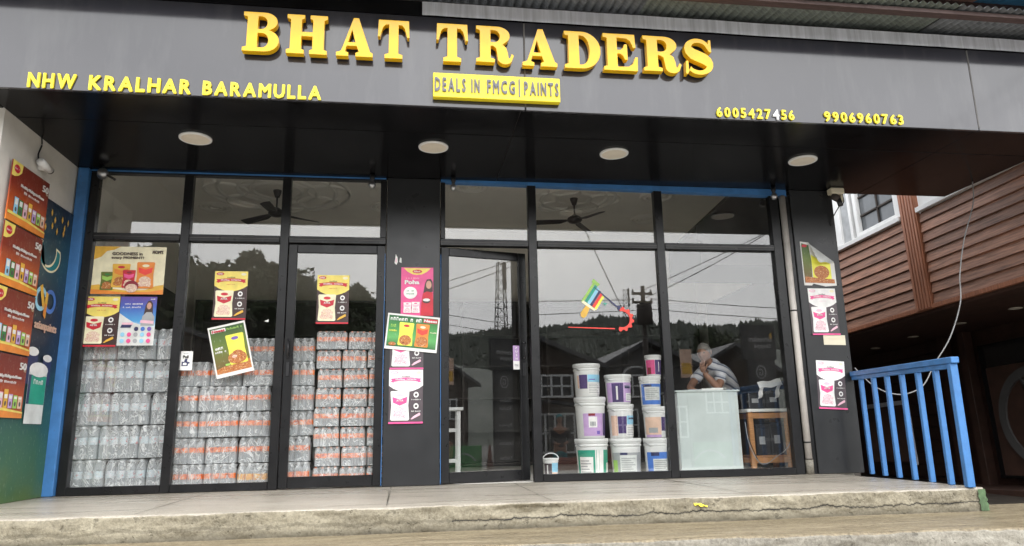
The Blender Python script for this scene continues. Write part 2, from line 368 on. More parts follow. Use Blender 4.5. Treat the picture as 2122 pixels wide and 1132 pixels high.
def text_mesh(txt, mat, w=None, h=None, bold=0.0, extrude=0.0, res=2, key=True, align='c'):
    """lettering as a mesh in the x-z plane facing -y, scaled to w x h, centred"""
    k = (txt, mat, w, h, bold, extrude)
    if k in TEXTC: return TEXTC[k]
    c = bpy.data.curves.new('lettering', 'FONT'); c.body = txt; c.size = 1; c.resolution_u = res; c.extrude = extrude; c.fill_mode = 'BOTH'
    o = bpy.data.objects.new('lettering', c)
    me = bpy.data.meshes.new_from_object(o); bpy.data.objects.remove(o); bpy.data.curves.remove(c)
    if bold:
        me = embolden(me, bold)
    fit_mesh(me, w, h, extrude, mat); TEXTC[k] = me; return me
def embolden(me, b):
    """thicker strokes: shifted copies of the glyph, each a hair in front of the last"""
    vs = [v.co.copy() for v in me.vertices]; fs = [tuple(p.vertices) for p in me.polygons]; V_, F_ = [], []
    for i, (dx, dy) in enumerate(((0, 0), (b, 0), (-b, 0), (0, b), (0, -b), (b * .7, b * .7), (-b * .7, -b * .7), (b * .7, -b * .7), (-b * .7, b * .7))):
        o_ = len(V_); V_ += [(v.x + dx, v.y + dy, v.z + .0009 * i) for v in vs]; F_ += [tuple(q + o_ for q in f) for f in fs]
    m2 = bpy.data.meshes.new('lettering'); m2.from_pydata(V_, [], F_); bpy.data.meshes.remove(me); return m2
def fit_mesh(me, w, h, extrude, mat):
    xs = [v.co.x for v in me.vertices]; ys = [v.co.y for v in me.vertices]
    if not xs: return
    x0, x1, y0, y1 = min(xs), max(xs), min(ys), max(ys)
    sx = w / (x1 - x0) if w else None; sy = h / (y1 - y0) if h else None
    sx = sx or sy; sy = sy or sx
    for v in me.vertices:
        x, y, z = v.co; v.co = ((x - (x0 + x1) / 2) * sx, -z, (y - (y0 + y1) / 2) * sy)
    me.materials.clear(); me.materials.append(M(mat))
    for p in me.polygons: p.use_smooth = False
    me.update()
def loops_mesh(loops, mat, w, h, extrude, bevel=.0):
    c = bpy.data.curves.new('letter', 'CURVE'); c.dimensions = '2D'; c.fill_mode = 'BOTH'; c.extrude = extrude; c.bevel_depth = bevel
    for lp in loops:
        s = c.splines.new('POLY'); s.points.add(len(lp) - 1); s.use_cyclic_u = True
        for q, (x, y) in zip(s.points, lp): q.co = (x, y, 0, 1)
    o = bpy.data.objects.new('letter', c); me = bpy.data.meshes.new_from_object(o); bpy.data.objects.remove(o); bpy.data.curves.remove(c)
    fit_mesh(me, w, h, extrude, mat); return me
def catenary(a, b, sag, n=14):
    a, b = Vector(a), Vector(b)
    return [a.lerp(b, i / n) - Vector((0, 0, sag * 4 * (i / n) * (1 - i / n))) for i in range(n + 1)]
def smooth_path(pts, n=6):
    P = [Vector(p) for p in pts]; P = [P[0]] + P + [P[-1]]; o = []
    for i in range(1, len(P) - 2):
        for k in range(n):
            t = k / n; a, b, c, d = P[i - 1], P[i], P[i + 1], P[i + 2]
            o.append(.5 * ((2 * b) + (c - a) * t + (2 * a - 5 * b + 4 * c - d) * t * t + (3 * b - a - 3 * c + d) * t ** 3))
    return o + [P[-2]]
ORD = ['bottom', 'second', 'third', 'fourth', 'fifth', 'sixth', 'seventh', 'eighth', 'ninth']

# ================================================================== GROUND, PLATFORM, STEPS
STREET = -1.06
road = struct(MB().grid(lambda u, v: (-400 + 800 * u, -420 + 419.5 * v, STREET), 8, 8, False).obj('road', 'bounce_forecourt'))
struct(MB().grid(lambda u, v: (-400 + 800 * u, -.5 + 300 * v, STREET - .02), 4, 4, False).obj('ground', 'pavement_far'))
def nz3(x, y, z, s=1.0): return noise.noise(Vector((x * s, y * s, z * s)))
def step(name, x0, x1, yb, yf0, yf1, ztop, zbot, top, front, rough=1.0, chip=None):
    """one step: a tread and a riser with a worn, uneven nosing"""
    nx = int((x1 - x0) / .022); prof = []
    for k in range(7): prof.append(('t', k / 6))
    for k in range(1, 4): prof.append(('n', k / 3))
    for k in range(1, 11): prof.append(('r', k / 10))
    def fn(u, v):
        x = x0 + (x1 - x0) * u; yf = yf0 + (yf1 - yf0) * u + .016 * rough * nz3(x, 1, 2, 1.7) + .010 * rough * nz3(x, 5, 1, 8)
        kind, t = prof[int(round(v * (len(prof) - 1)))]
        r = .022 + .016 * rough * (nz3(x, 9, 3, 3.1) + .7 * nz3(x, 2, 8, 11) + .4 * nz3(x, 4, 1, 27))
        r = max(.006, r)
        if kind == 't': y = yb + (yf + r - yb) * t; z = ztop + .004 * rough * nz3(x, y, 4, 1.2)
        elif kind == 'n': a = t * math.pi / 2; y = yf + r - r * math.sin(a); z = ztop - r + r * math.cos(a)
        else:
            z = ztop - r + (zbot - ztop + r) * t
            y = yf + .011 * rough * (nz3(x, 7, z * 2, 5) + .7 * nz3(x, 3, z * 2, 15) + .5 * nz3(x, 8, z * 1.5, 34)) - .012 * t
            if chip and chip[0] < x < chip[1] and .05 < t < .5:
                y += .03 * math.sin(math.pi * (x - chip[0]) / (chip[1] - chip[0])) * (1 + nz3(x, z, 0, 14))
        return (x, y, z)
    m = MB().grid(fn, nx, len(prof) - 1, True); me = m.mesh(name, top); me.materials.append(M(front))
    w = nx
    for p in me.polygons:
        p.material_index = 1 if p.index // w >= 8 else 0
    o = struct(link(name, me))
    # the right end face
    e = MB().prism([(yb, ztop), (yf1 + .02, ztop), (yf1 + .0, zbot), (yb, zbot)], x1 - .01, x1, 'x').obj('end_face', front, o)
    return o
plat = step('entrance_platform', -6.0, 4.02, .03, -2.03, -2.07, 0.0, -.175, 'stone_top', 'concrete_riser', 1.0, (.15, .75))
step('entrance_step', -6.0, 4.75, -1.7, -2.42, -3.05, -.172, -.36, 'concrete_tread', 'concrete_grey', 1.2)
step('lower_step', -6.0, 4.9, -2.3, -2.85, -3.45, -.355, -.54, 'concrete_tread', 'concrete_grey')
step('lower_step', -6.0, 5.0, -2.7, -3.2, -3.8, -.535, -.72, 'concrete_tread', 'concrete_grey')
step('lower_step', -6.0, 5.1, -3.0, -3.55, -4.15, -.715, STREET - .02, 'concrete_tread', 'concrete_grey')
# worn green paint wrapped round the platform's right corner
def gp(u, v):
    x = 3.955 + .085 * u + .012 * nz3(3, v * 9, 1); z = -.012 - .158 * v
    return (x, -2.078 - .010 * nz3(x, 3, z, 7) + .05 * max(0, u - .62) - .012 * v, z)
MB().grid(gp, 8, 10).obj('green_paint', 'green_worn', plat)
def yp(u, v):
    x = 1.66 + .10 * u; return (x, -2.066 - .010 * v, -.040 - .016 * v - .015 * u + .012 * nz3(x, v, 3, 40))
MB().grid(yp, 10, 3).obj('paint_splash', 'yellow_flat', plat)
# open joints between the platform's stone slabs
for x in (-2.2, -.55, .62, 2.15, 3.35):
    MB().prism([(x - .0025, -2.0), (x + .0025, -2.0), (x + .0025 + random.uniform(-.03, .03), -.1), (x - .0025, -.1)], .0042, .0046, 'z').obj('slab_joint', 'concrete_grey', plat)
# the neighbour's lower ground right of the steps
paint('alley_dim', (.07, .06, .05), .4, .3, 3)  # colour darkened to cut bounce and keep terrace and alley dim
struct(MB().box(5.2, 14, -1.6, 9.4, STREET - .2, -.42).obj('side_terrace', 'alley_dim'))
struct(MB().box(4.3, 8.6, 9.2, 9.4, -.42, 5.2).obj('alley_wall', 'alley_dim'))  # added to shut out the bright gap beside the pillar
struct(MB().box(4.47, 4.55, .32, 9.2, -1.0, 3.9).obj('shop_side_wall', 'alley_dim'))

# ================================================================== SHOP BUILDING
shop = thing('shop_building', 'shop with black glazed front, grey fascia and deep black canopy', 'shop')
ZS, FY = 3.115, -1.80
# fascia panels with joints
fx = [-6.0, -3.2, .535, 4.76, 6.4]
fx = [-6.0, .535, 4.76, 6.4]
for a, b in zip(fx, fx[1:]):
    MB().bbox(a + .004, b - .004, FY, FY + .03, ZS, 3.93, b=.003).obj('fascia_panel', 'fascia_grey', shop)
box('fascia_core', 'joint_grey', shop, -6.0, 6.39, FY + .034, FY + .1, ZS + .02, 3.92)
for x in (.535, 4.76):
    MB().prism([(x - .006, 3.14), (x + .006, 3.14), (x + .010, 3.92), (x - .004, 3.92)], FY - .003, FY + .005).obj('sealant_line', 'joint_grey', shop)
MB().grid(lambda u, v: (-.33 + 6.7 * u, FY - .022 - .004 * nz3(u * 30, 0, 0), 3.93 + .125 * v + .004 * nz3(u * 12, 3, 0)), 60, 2).obj('eave_strip', 'fascia_strip', shop)
box('eave_board', 'soffit_black', shop, -6.0, 6.4, FY - .015, FY + .1, 3.932, 4.06)
# soffit panels
sx = [-3.66, .50, 4.73, 5.86]; sy = [(FY + .034, -1.253), (-1.247, .03)]
for (y0, y1) in sy:
    for a, b in zip(sx, sx[1:]):
        MB().bbox(a + .003, b - .003, y0 + .002, y1 - .002, ZS + .001, ZS + .028, b=.002).obj('soffit_panel', 'soffit_black', shop)
box('soffit_core', 'joint_grey', shop, -3.66, 5.86, FY + .04, .03, ZS + .012, ZS + .05)
box('soffit_panel', 'soffit_black', shop, -6.0, -3.665, FY + .034, -1.42, ZS + .001, ZS + .03)
box('canopy_roof', 'zinc', shop, -6.0, 6.4, FY + .1, .5, 3.90, 4.0)
# roof eave above the fascia
def corrug(x0, x1, y0, z0, y1, z1, amp=.016, wl=.078):
    n = int((x1 - x0) / wl * 6)
    return MB().grid(lambda u, v: (x0 + (x1 - x0) * u, y0 + (y1 - y0) * v, z0 + (z1 - z0) * v + amp * math.sin((x0 + (x1 - x0) * u) * 2 * math.pi / wl)), n, 3)
roof = thing('eave_roof', 'corrugated metal roof eave overhanging the top of the fascia', 'roof', (0, 0, 0))
xa = -6.0
for k, xb in enumerate((-4.1, -2.2, -.3, 1.6, 3.5, 4.35, 6.4)):
    corrug(xa, xb + .05, -2.26, 4.075 + .008 * (k % 2), .6, 4.45 + .008 * (k % 2)).obj('roofing_sheet', 'green_zinc' if k % 3 else 'zinc', roof); xa = xb
box('purlin', 'purlin_brown', roof, -6.0, 6.4, -2.20, -2.12, 4.025, 4.060)
box('purlin', 'purlin_brown', roof, -6.0, 6.4, -1.76, -1.70, 4.05, 4.10)
upr = thing('upper_roof', 'faded pink and blue corrugated sheets above the canopy eave', 'roof')
xa = 2.2
for k, (xb, mm) in enumerate(((3.1, 'pink_zinc'), (4.05, 'pink_zinc'), (4.3, 'blue_zinc'), (4.85, 'pink_zinc'), (6.4, 'blue_zinc'))):
    corrug(xa, xb, -2.36, 4.275, .3, 4.9).obj('roofing_sheet', mm, upr); xa = xb
box('purlin', 'purlin_brown', upr, 2.2, 6.4, -1.9, -1.84, 4.30, 4.37)
for x in (2.3, 4.3, 6.3): box('post', 'purlin_brown', upr, x - .03, x + .03, -1.30, -1.25, 4.0, 4.50)

# pillars
pil = MB().bbox(-.647, -.098, -.05, .25, .003, ZS, b=.005).obj('pillar', 'black_pillar', shop)
pil2 = MB().bbox(3.845, 4.36, -.05, .3, .003, ZS, b=.005).obj('pillar', 'black_pillar', shop)
for x in (-.662, -.094): box('blue_edge', 'blue_paint', shop, x + .002, x + .007, -.045, .02, .01, 2.3)
# blue post on the left, blue beam across the head
MB().bbox(-3.645, -3.545, -.09, .02, .003, ZS, b=.006).obj('blue_post', 'blue_paint', shop)
box('head_trim', 'blue_paint', shop, -3.54, -.66, -.047, -.041, 3.098, ZS - .002)
MB().add([(-.09, -.055, 3.092), (3.80, -.055, 3.038), (3.80, .04, 3.038), (-.09, .04, 3.092), (-.09, -.055, ZS - .002), (3.80, -.055, ZS - .002), (3.80, .04, ZS - .002), (-.09, .04, ZS - .002)],
         [(0, 3, 2, 1), (4, 5, 6, 7), (0, 1, 5, 4), (1, 2, 6, 5), (2, 3, 7, 6), (3, 0, 4, 7)]).obj('head_beam', 'blue_paint', shop)
box('head_rail', 'black_frame', shop, -3.54, -.66, -.04, .04, 3.085, ZS - .003)
# window frame members
def bar(x0, x1, z0, z1, y0=-.04, y1=.04, nm='mullion'): return MB().bbox(x0, x1, y0, y1, z0, z1, b=.004).obj(nm, 'black_frame', shop)
bar(-3.54, -3.46, .003, 3.085); bar(-2.66, -2.575, .003, 3.085); bar(-1.705, -1.62, .003, 3.085); bar(.835, .925, .003, 3.085); bar(2.245, 2.335, .003, 3.065); bar(3.60, 3.70, .003, 3.06)
bar(-.715, -.652, 2.47, 3.085); bar(-.092, -.045, 2.47, 3.085)
MB().bbox(3.80, 3.843, -.03, .06, .003, 3.06, b=.003).obj('mullion', 'black_frame', shop)
MB().bbox(3.702, 3.80, .03, .06, .003, 3.06, b=.003).obj('mullion', 'black_frame', shop)
for x0, x1 in ((-3.458, -2.662), (-2.573, -1.707), (-1.618, -.652), (-.096, .833), (.927, 2.243), (2.337, 3.598)):
    z0, z1 = 2.398, 2.468
    bar(x0, x1, z0, z1, -.046, .04, 'transom'); box('transom_groove', 'joint_grey', shop, x0, x1, -.0475, -.045, 2.432, 2.437)
for x0, x1 in ((-3.458, -2.662), (-2.573, -1.707), (.927, 2.243), (2.337, 3.598)): bar(x0, x1, .003, .075, -.042, .04, 'sill_rail')
# panes (upper row, then lower row; the doors carry their own)
for x0, x1, z0, z1 in ((-3.46, -2.66, 2.468, 3.09), (-2.575, -1.705, 2.468, 3.09), (-1.62, -.70, 2.468, 3.09), (-.05, .835, 2.468, 3.08), (.925, 2.245, 2.468, 3.075), (2.335, 3.60, 2.468, 3.065),
                       (-3.46, -2.66, .075, 2.398), (-2.575, -1.705, .075, 2.398), (.925, 2.245, .075, 2.398), (2.335, 3.60, .075, 2.398)):
    box('window_pane', 'window_glass', shop, x0 - .01, x1 + .01, .004, .010, z0 - .01, z1 + .01)
# doors
def door(loc, rz, w, label, flip=False):
    d = bpy.data.objects.new('door', None); COL.objects.link(d); d.parent = shop; d.location = loc; d.rotation_euler = (0, 0, rz); d['label'] = label
    a = lambda n, *q, mt='black_frame': MB().bbox(*q, b=.004).obj(n, mt, d)
    a('stile', 0, .085, -.022, .022, .012, 2.385); a('stile', w - .085, w, -.022, .022, .012, 2.385)
    a('top_rail', .086, w - .086, -.02, .02, 2.30, 2.385); a('bottom_rail', .086, w - .086, -.02, .02, .012, .115)
    box('door_glass', 'window_glass', d, .08, w - .08, -.003, .003, .11, 2.31)
    hx = (.042 if flip else w - .042)
    h = a('lock', hx - .018, hx + .018, -.034, -.021, 1.06, 1.20, mt='black_plastic')
    MB().tube([(hx, -.06, 1.24), (hx, -.06, 1.42)], .009).obj('handle', 'black_plastic', d)
    for z in (1.25, 1.41): MB().tube([(hx, -.062, z), (hx, -.02, z)], .007).obj('handle_post', 'steel', d)
    return d
door((-1.615, -.004, 0), 0, .960, 'closed glass door in front of the bottle stacks', True)
door((-.090, 0, 0), R(14), .95, 'glass door standing slightly ajar beside the pillar')
# white service pipe
pp = thing('drain_pipe', 'white plastic pipe running down between window frame and right pillar', 'pipe', (3.755, -.035, 0))
MB().tube([(0, 0, .16), (0, 0, 3.04)], .036, 14).obj('pipe', 'pipe_white', pp)
MB().tube([(0, 0, .004), (0, 0, .15)], .040, 14).obj('pipe_base', 'concrete_grey', pp)
for z in (.32, 1.72): MB().tube([(0, 0, z), (0, 0, z + .015)], .039, 14).obj('clip', 'cable_black', pp)

# interior shell
BY = 4.05
struct(box('shop_floor', 'tile_floor', None, -3.6, 4.3, .05, BY, -.05, .004))
ceil = struct(MB().box(-3.70, 4.42, .06, BY, 3.77, 3.86).obj('shop_ceiling', 'interior_cream'))
bw = struct(MB().box(-3.7, 4.4, BY, BY + .1, 0, 3.85).obj('back_wall', 'interior_cream'))
struct(box('side_wall_left', 'interior_cream', None, -3.74, -3.64, .05, BY, 0, 3.85))
struct(box('side_wall_right', 'interior_cream', None, 4.36, 4.46, .31, BY, 0, 3.85))
struct(box('front_lintel', 'interior_cream', None, -3.64, 4.36, .045, .15, 3.13, 3.85))
def ring(cx, cy, r, w=.05, t=.025, z=3.77, n=48):
    MB().lathe([(r - w, 0), (r - w * .8, -t), (r - w * .2, -t), (r, 0)], n, (cx, cy, z), cap=False).obj('ceiling_ring', 'interior_ring', ceil)
for r in (.35, .55, .80, .98): ring(-2.2, 2.4, r)
for k in range(8):
    a = k * math.pi / 4; ring(-2.2 + .68 * math.cos(a), 2.4 + .68 * math.sin(a), .30, .035)
for r in (.28, .50, .62): ring(1.93, 2.4, r, .045)
for k in range(6):
    a = k * math.pi / 3; ring(1.93 + .45 * math.cos(a), 2.4 + .45 * math.sin(a), .24, .03)
for x, y in ((-.75, 3.0), (.42, 2.0), (3.1, 2.2), (-.75, 1.9), (3.3, 3.3), (-3.2, 3.2)):
    for r in (.10, .17, .24): ring(x, y, r, .035)
cor = box('ceiling_cornice', 'interior_ring', ceil, -3.6, 4.3, BY - .06, BY - .002, 3.70, 3.768)
# dark shelving and side panels, added to keep the shop interior dim
sh = thing('dimming_shelves', 'added dark shelving that keeps the back of the shop dim', 'shelf', (0, BY - .42, .004))
box('back_panel', 'interior_dark', sh, -3.5, 4.2, .36, .40, 0, 2.5)
for z in (.02, .5, .98, 1.46, 1.94, 2.44): box('shelf_board', 'interior_dark', sh, -3.5, 4.2, 0, .36, z, z + .03)
for x in (-3.5, -2.2, -.9, .4, 1.7, 3.0, 4.17): box('upright', 'interior_dark', sh, x, x + .03, .005, .36, .05, 2.44)
for x, nm in ((-3.638, 'left'), (4.338, 'right')):
    box('dimming_panel', 'interior_dark', sh, x, x + .02, -3.1 if nm == 'right' else -2.4, -.01, .0, 2.45)
# stair underside seen through the upper right pane
st = thing('stair', 'dark sloping underside of a stair inside the upper right window', 'stairs', (0, 0, 0))
MB().prism([(2.95, 2.35), (4.3, 2.35), (4.3, 3.76), (4.05, 3.76), (2.95, 2.78)], .45, 1.5).obj('stair_flight', 'interior_dark', st)
MB().prism([(2.90, 2.62), (2.96, 2.62), (4.10, 3.66), (4.06, 3.76), (2.90, 2.80)], .41, .449).obj('stair_string', 'fan_brown', st)

# left return wall
lw = thing('side_wall', 'white plaster side wall with painted advertising left of the window', 'wall')
MB().box(-5.2, -3.66, -1.40, .04, .003, 3.6).obj('wall', 'white_plaster', lw)

# ================================================================== SIGN LETTERING
def arc(cx, cy, rx, ry, a0, a1, n=10): return [(cx + rx * math.cos(R(a0 + (a1 - a0) * i / n)), cy + ry * math.sin(R(a0 + (a1 - a0) * i / n))) for i in range(n + 1)]
def serif_foot(x0, x1, s0, s1, h=.085, y=0.0, up=True):
    """bracketed foot under a stem s0..s1 spreading to x0..x1 (right to left along the bottom)"""
    return [(s1, y + .2), (s1 + .02, y + .13), (x1, y + h), (x1, y), (x0, y), (x0, y + h), (s0 - .02, y + .13), (s0, y + .2)]
G = {}
G['H'] = [[(.0, 0), (.43, 0), (.43, .09), (.36, .12), (.36, .45), (.64, .45), (.64, .12), (.57, .09), (.57, 0), (1, 0), (1, .09), (.92, .12), (.92, .88), (1, .91), (1, 1), (.57, 1), (.57, .91), (.64, .88), (.64, .56), (.36, .56), (.36, .88), (.43, .91), (.43, 1), (0, 1), (0, .91), (.09, .88), (.09, .12), (0, .09)]]
G['T'] = [[(.22, 0), (.78, 0), (.78, .09), (.65, .13), (.65, .89), (.76, .88), (.85, .80), (.91, .62), (.93, .56), (1, .56), (.98, 1), (.02, 1), (0, .56), (.07, .56), (.09, .62), (.15, .80), (.24, .88), (.35, .89), (.35, .13), (.22, .09)]]
G['A'] = [[(0, 0), (.33, 0), (.33, .09), (.24, .12), (.28, .27), (.56, .27), (.62, .12), (.53, .09), (.53, 0), (1, 0), (1, .09), (.93, .13), (.60, 1), (.46, 1), (.14, .14), (.08, .11), (0, .09)], [(.315, .36), (.425, .70), (.525, .36)]]
G['B'] = [[(0, 0), (.55, 0)] + arc(.60, .28, .40, .28, -90, 72, 12) + [(.68, .54)] + arc(.58, .77, .36, .23, -60, 90, 10) + [(0, 1), (0, .91), (.11, .88), (.11, .12), (0, .09)],
          [(.40, .10), (.40, .47), (.52, .47)] + arc(.54, .285, .17, .185, 90, -90, 8), [(.40, .57), (.40, .90), (.50, .90)] + arc(.51, .735, .155, .165, 90, -90, 8)]
G['D'] = [[(0, 0), (.45, 0)] + arc(.48, .5, .52, .5, -90, 90, 18) + [(0, 1), (0, .91), (.11, .88), (.11, .12), (0, .09)], [(.40, .10), (.40, .90), (.46, .90)] + arc(.47, .5, .23, .40, 90, -90, 12)]
G['R'] = [[(0, 0), (.49, 0), (.49, .09), (.38, .12), (.38, .46), (.44, .46), (.53, .40), (.56, .22)] + arc(.77, .13, .20, .17, 200, 330, 8) + [(1.0, .21), (.95, .25), (.90, .12), (.86, .14), (.84, .28), (.80, .42), (.70, .50)] + arc(.56, .755, .34, .245, -50, 90, 10) + [(0, 1), (0, .91), (.10, .88), (.10, .12), (0, .09)],
          [(.38, .56), (.38, .90), (.48, .90)] + arc(.49, .73, .145, .17, 90, -90, 8)]
G['E'] = [[(0, 0), (.98, 0), (1, .38), (.93, .38), (.86, .20), (.72, .11), (.40, .10), (.40, .46), (.50, .46), (.58, .40), (.62, .30), (.70, .30), (.70, .72), (.62, .72), (.58, .62), (.50, .56), (.40, .56), (.40, .90), (.68, .89), (.80, .82), (.88, .64), (.95, .64), (.93, 1), (0, 1), (0, .91), (.11, .88), (.11, .12), (0, .09)]]
def sshape():
    """a thick S: centre line with a varying half width, plus beaks"""
    c = arc(.50, .735, .33, .215, 25, 180, 12) + [(.20, .66), (.30, .57), (.50, .50), (.70, .43), (.80, .36)] + arc(.50, .255, .345, .21, 10, -155, 12)
    w = []
    n = len(c)
    for i in range(n):
        t = i / (n - 1); w.append(.055 + .105 * math.exp(-((t - .5) / .17) ** 2))
    L_, R_ = [], []
    for i in range(n):
        a = Vector(c[max(i - 1, 0)]); b = Vector(c[min(i + 1, n - 1)]); d = (b - a).normalized(); q = Vector((-d.y, d.x)) * w[i]
        L_.append((c[i][0] + q.x, c[i][1] + q.y)); R_.append((c[i][0] - q.x, c[i][1] - q.y))
    top = [(.86, .64), (.93, .64), (.93, .98), (.86, .98), (.80, .93)]
    bot = [(.15, .36), (.07, .36), (.05, .0), (.12, .0), (.19, .08)]
    return [R_[:]+ bot + L_[::-1] + top] if False else [L_ + [bot[0], bot[1], bot[2], bot[3]] + R_[::-1] + [top[3], top[2], top[1], top[0]]]
G['S'] = sshape()
LY = FY - .052
name_sign = thing('sign_lettering', 'large raised gold serif letters reading BHAT TRADERS on the fascia', 'sign', (0, FY, 3.45))
for ch, x0, x1 in (('B', -1.75, -1.469), ('H', -1.412, -1.093), ('A', -1.02, -.729), ('T', -.69, -.433), ('T', -.213, .05), ('R', .118, .434), ('A', .507, .804), ('D', .87, 1.185), ('E', 1.21, 1.513), ('R', 1.564, 1.903), ('S', 1.937, 2.193)):
    me = loops_mesh(G[ch], 'yellow_gloss', x1 - x0, .345, .026, .003)
    link('letter', me, name_sign, ((x0 + x1) / 2, -.048, .207))
def row_letters(root, txt, x0, x1, z0, h, mat, y, bold=.03, special=None, wide=.2, ext=.004):
    """separate letters spread evenly between x0 and x1"""
    ms = [(c, None if c == ' ' else text_mesh(c, mat if special is None or i != special else 'white_flat', None, h, bold, ext)) for i, c in enumerate(txt)]
    gap = wide * h
    wide = (x1 - x0 - gap * (len(txt) - 1)) / sum(m_w(m) for c, m in ms)
    ws = [m_w(m) * wide for c, m in ms]; x = x0
    for (c, m), w in zip(ms, ws):
        if m is not None:
            o = link('letter', m, root, (x + w / 2, y, z0 + h / 2)); o.scale = (wide, 1, 1)
        x += w + gap
def m_w(me): xs = [v.co.x for v in me.vertices]; return max(xs) - min(xs)
ad = thing('address_lettering', 'flat yellow capitals reading NHW KRALHAR BARAMULLA along the fascia bottom', 'sign', (0, FY, ZS))
row_letters(ad, 'NHW', -3.31, -2.965, .004, .125, 'yellow_flat', -.006, .042, None, .14)
row_letters(ad, 'KRALHAR', -2.875, -2.125, .004, .125, 'yellow_flat', -.006, .042, None, .14)
row_letters(ad, 'BARAMULLA', -2.04, -1.13, .004, .122, 'yellow_flat', -.006, .042, None, .14)
p1 = thing('phone_lettering', 'yellow phone number 6005427456 with one white digit on the fascia', 'sign', (0, FY, ZS), 0, 'phone numbers on the fascia')
row_letters(p1, '6005427456', 2.215, 2.94, .012, .095, 'yellow_flat', -.006, .032, 7)
p2 = thing('phone_lettering', 'yellow phone number 9906960763, the right-hand one on the fascia', 'sign', (0, FY, ZS), 0, 'phone numbers on the fascia')
row_letters(p2, '9906960763', 3.225, 3.995, .014, .098, 'yellow_flat', -.006, .032)
db = thing('box_sign', 'raised yellow box sign reading DEALS IN FMCG | PAINTS', 'sign', (0, FY, 3.172))
MB().bbox(-.237, .822, -.062, -.004, 0, .215, b=.004).obj('sign_box', 'yellow_flat', db)
row_letters(db, 'DEALS', -.225, .03, .045, .125, 'grey_lettering', -.0665, .036, None, .12, .002)
row_letters(db, 'IN', .075, .145, .045, .125, 'grey_lettering', -.0665, .036, None, .12, .002)
row_letters(db, 'FMCG', .205, .44, .045, .125, 'grey_lettering', -.0665, .036, None, .12, .002)
box('divider', 'grey_lettering', db, .470, .482, -.068, -.0625, .03, .19)
row_letters(db, 'PAINTS', .515, .808, .045, .125, 'grey_lettering', -.0665, .036, None, .12, .002)

# ================================================================== LAMPS AND CAMERAS UNDER THE CANOPY
for x, lb in ((-2.318, 'round recessed downlight in the canopy, nearest the left wall'), (-.202, 'round recessed downlight in the canopy beside the centre pillar'),
              (1.54, 'round recessed downlight in the canopy above the paint decal window'), (3.50, 'round recessed downlight in the canopy in front of the right pillar')):
    t = thing('downlight', lb, 'downlight', (x, -.95, ZS - .012), 0, 'downlights in the canopy')
    MB().lathe([(.135, .012), (.140, .006), (.138, -.004), (.120, -.008), (.118, -.004)], 32, cap=False).obj('rim', 'white_paint', t)
    MB().lathe([(.118, -.004), (.06, -.007), (.0, -.008)], 32, cap=False).obj('diffuser', 'lamp_diffuser', t)
def bulb(x, y, z, lb, big=1.0):
    t = thing('spot_bulb', lb, 'lamp', (x, y, z), 0, 'small bulbs hanging under the canopy edge')
    MB().lathe([(.024, 0.06), (.026, .02), (.018, .0), (.018, -.012)], 12).obj('holder', 'black_plastic', t)
    MB().lathe([(.018, -.012), (.034 * big, -.035), (.038 * big, -.055), (.026 * big, -.08), (.0, -.09)], 14, cap=False).obj('bulb', 'steel', t)
bulb(-.80, -.13, ZS - .062, 'small silver bulb under the canopy just left of the centre pillar')
bulb(.035, -.13, ZS - .062, 'small silver bulb under the canopy just right of the centre pillar', .8)
bulb(3.61, -.13, ZS - .062, 'small silver bulb beside the top of the white pipe')
t = thing('spot_lamp', 'dark round lamp with bracket at the top left window corner', 'lamp', (-3.40, -.12, ZS - .03))
MB().tube([(0, 0, .03), (0, 0, -.02)], .012).obj('stem', 'black_plastic', t)
MB().tube([(-.02, .03, -.05), (.01, -.03, -.04), (.02, -.05, -.035)], [.045, .05, .04], 14).obj('lamp_head', 'steel', t)
MB().tube([(.03, -.02, -.05), (.13, -.03, -.11)], .012).obj('bracket', 'fan_brown', t)
t = thing('security_camera', 'white bullet security camera on the left plaster wall', 'camera', (-3.66, -.80, 2.83))
MB().tube([(0, 0, .02), (.05, .02, .02)], .03, 12).obj('mount', 'white_paint', t)
MB().tube([(.06, -.09, .035), (.06, .08, .02)], .034, 14).obj('body', 'white_paint', t)
MB().tube([(.06, .081, .02), (.06, .10, .018)], .030, 14).obj('lens', 'black_plastic', t)
MB().tube(smooth_path([(.02, -.02, .05), (.006, -.03, .12), (.01, .0, .22), (.012, -.02, .285)]), .006).obj('cable', 'cable_black', t)
t = thing('security_camera', 'pale junction box and dark camera at the top of the right pillar', 'camera', (4.36, -.14, 3.0))
MB().bbox(-.085, .075, -.05, .05, .04, .115, b=.012).obj('junction_box', 'cream', t)
MB().tube([(-.06, 0, .03), (0, -.03, -.02)], .04, 12).obj('body', 'pole_dark', t)
MB().tube([(.0, -.02, .0), (.01, -.04, -.10)], .028, 12).obj('lens', 'black_plastic', t)
MB().bbox(.03, .06, -.03, .0, -.05, .03, b=.004).obj('tag', 'cream', t)
MB().tube(smooth_path([(-.0, -.03, -.10), (-.04, .04, -.2), (-.06, .085, -.3)]), .006).obj('cable', 'cable_black', t)
MB().tube(smooth_path([(.02, -.03, -.09), (.06, -.03, -.05), (.06, -.02, .04)]), .005).obj('cable', 'cable_black', t)

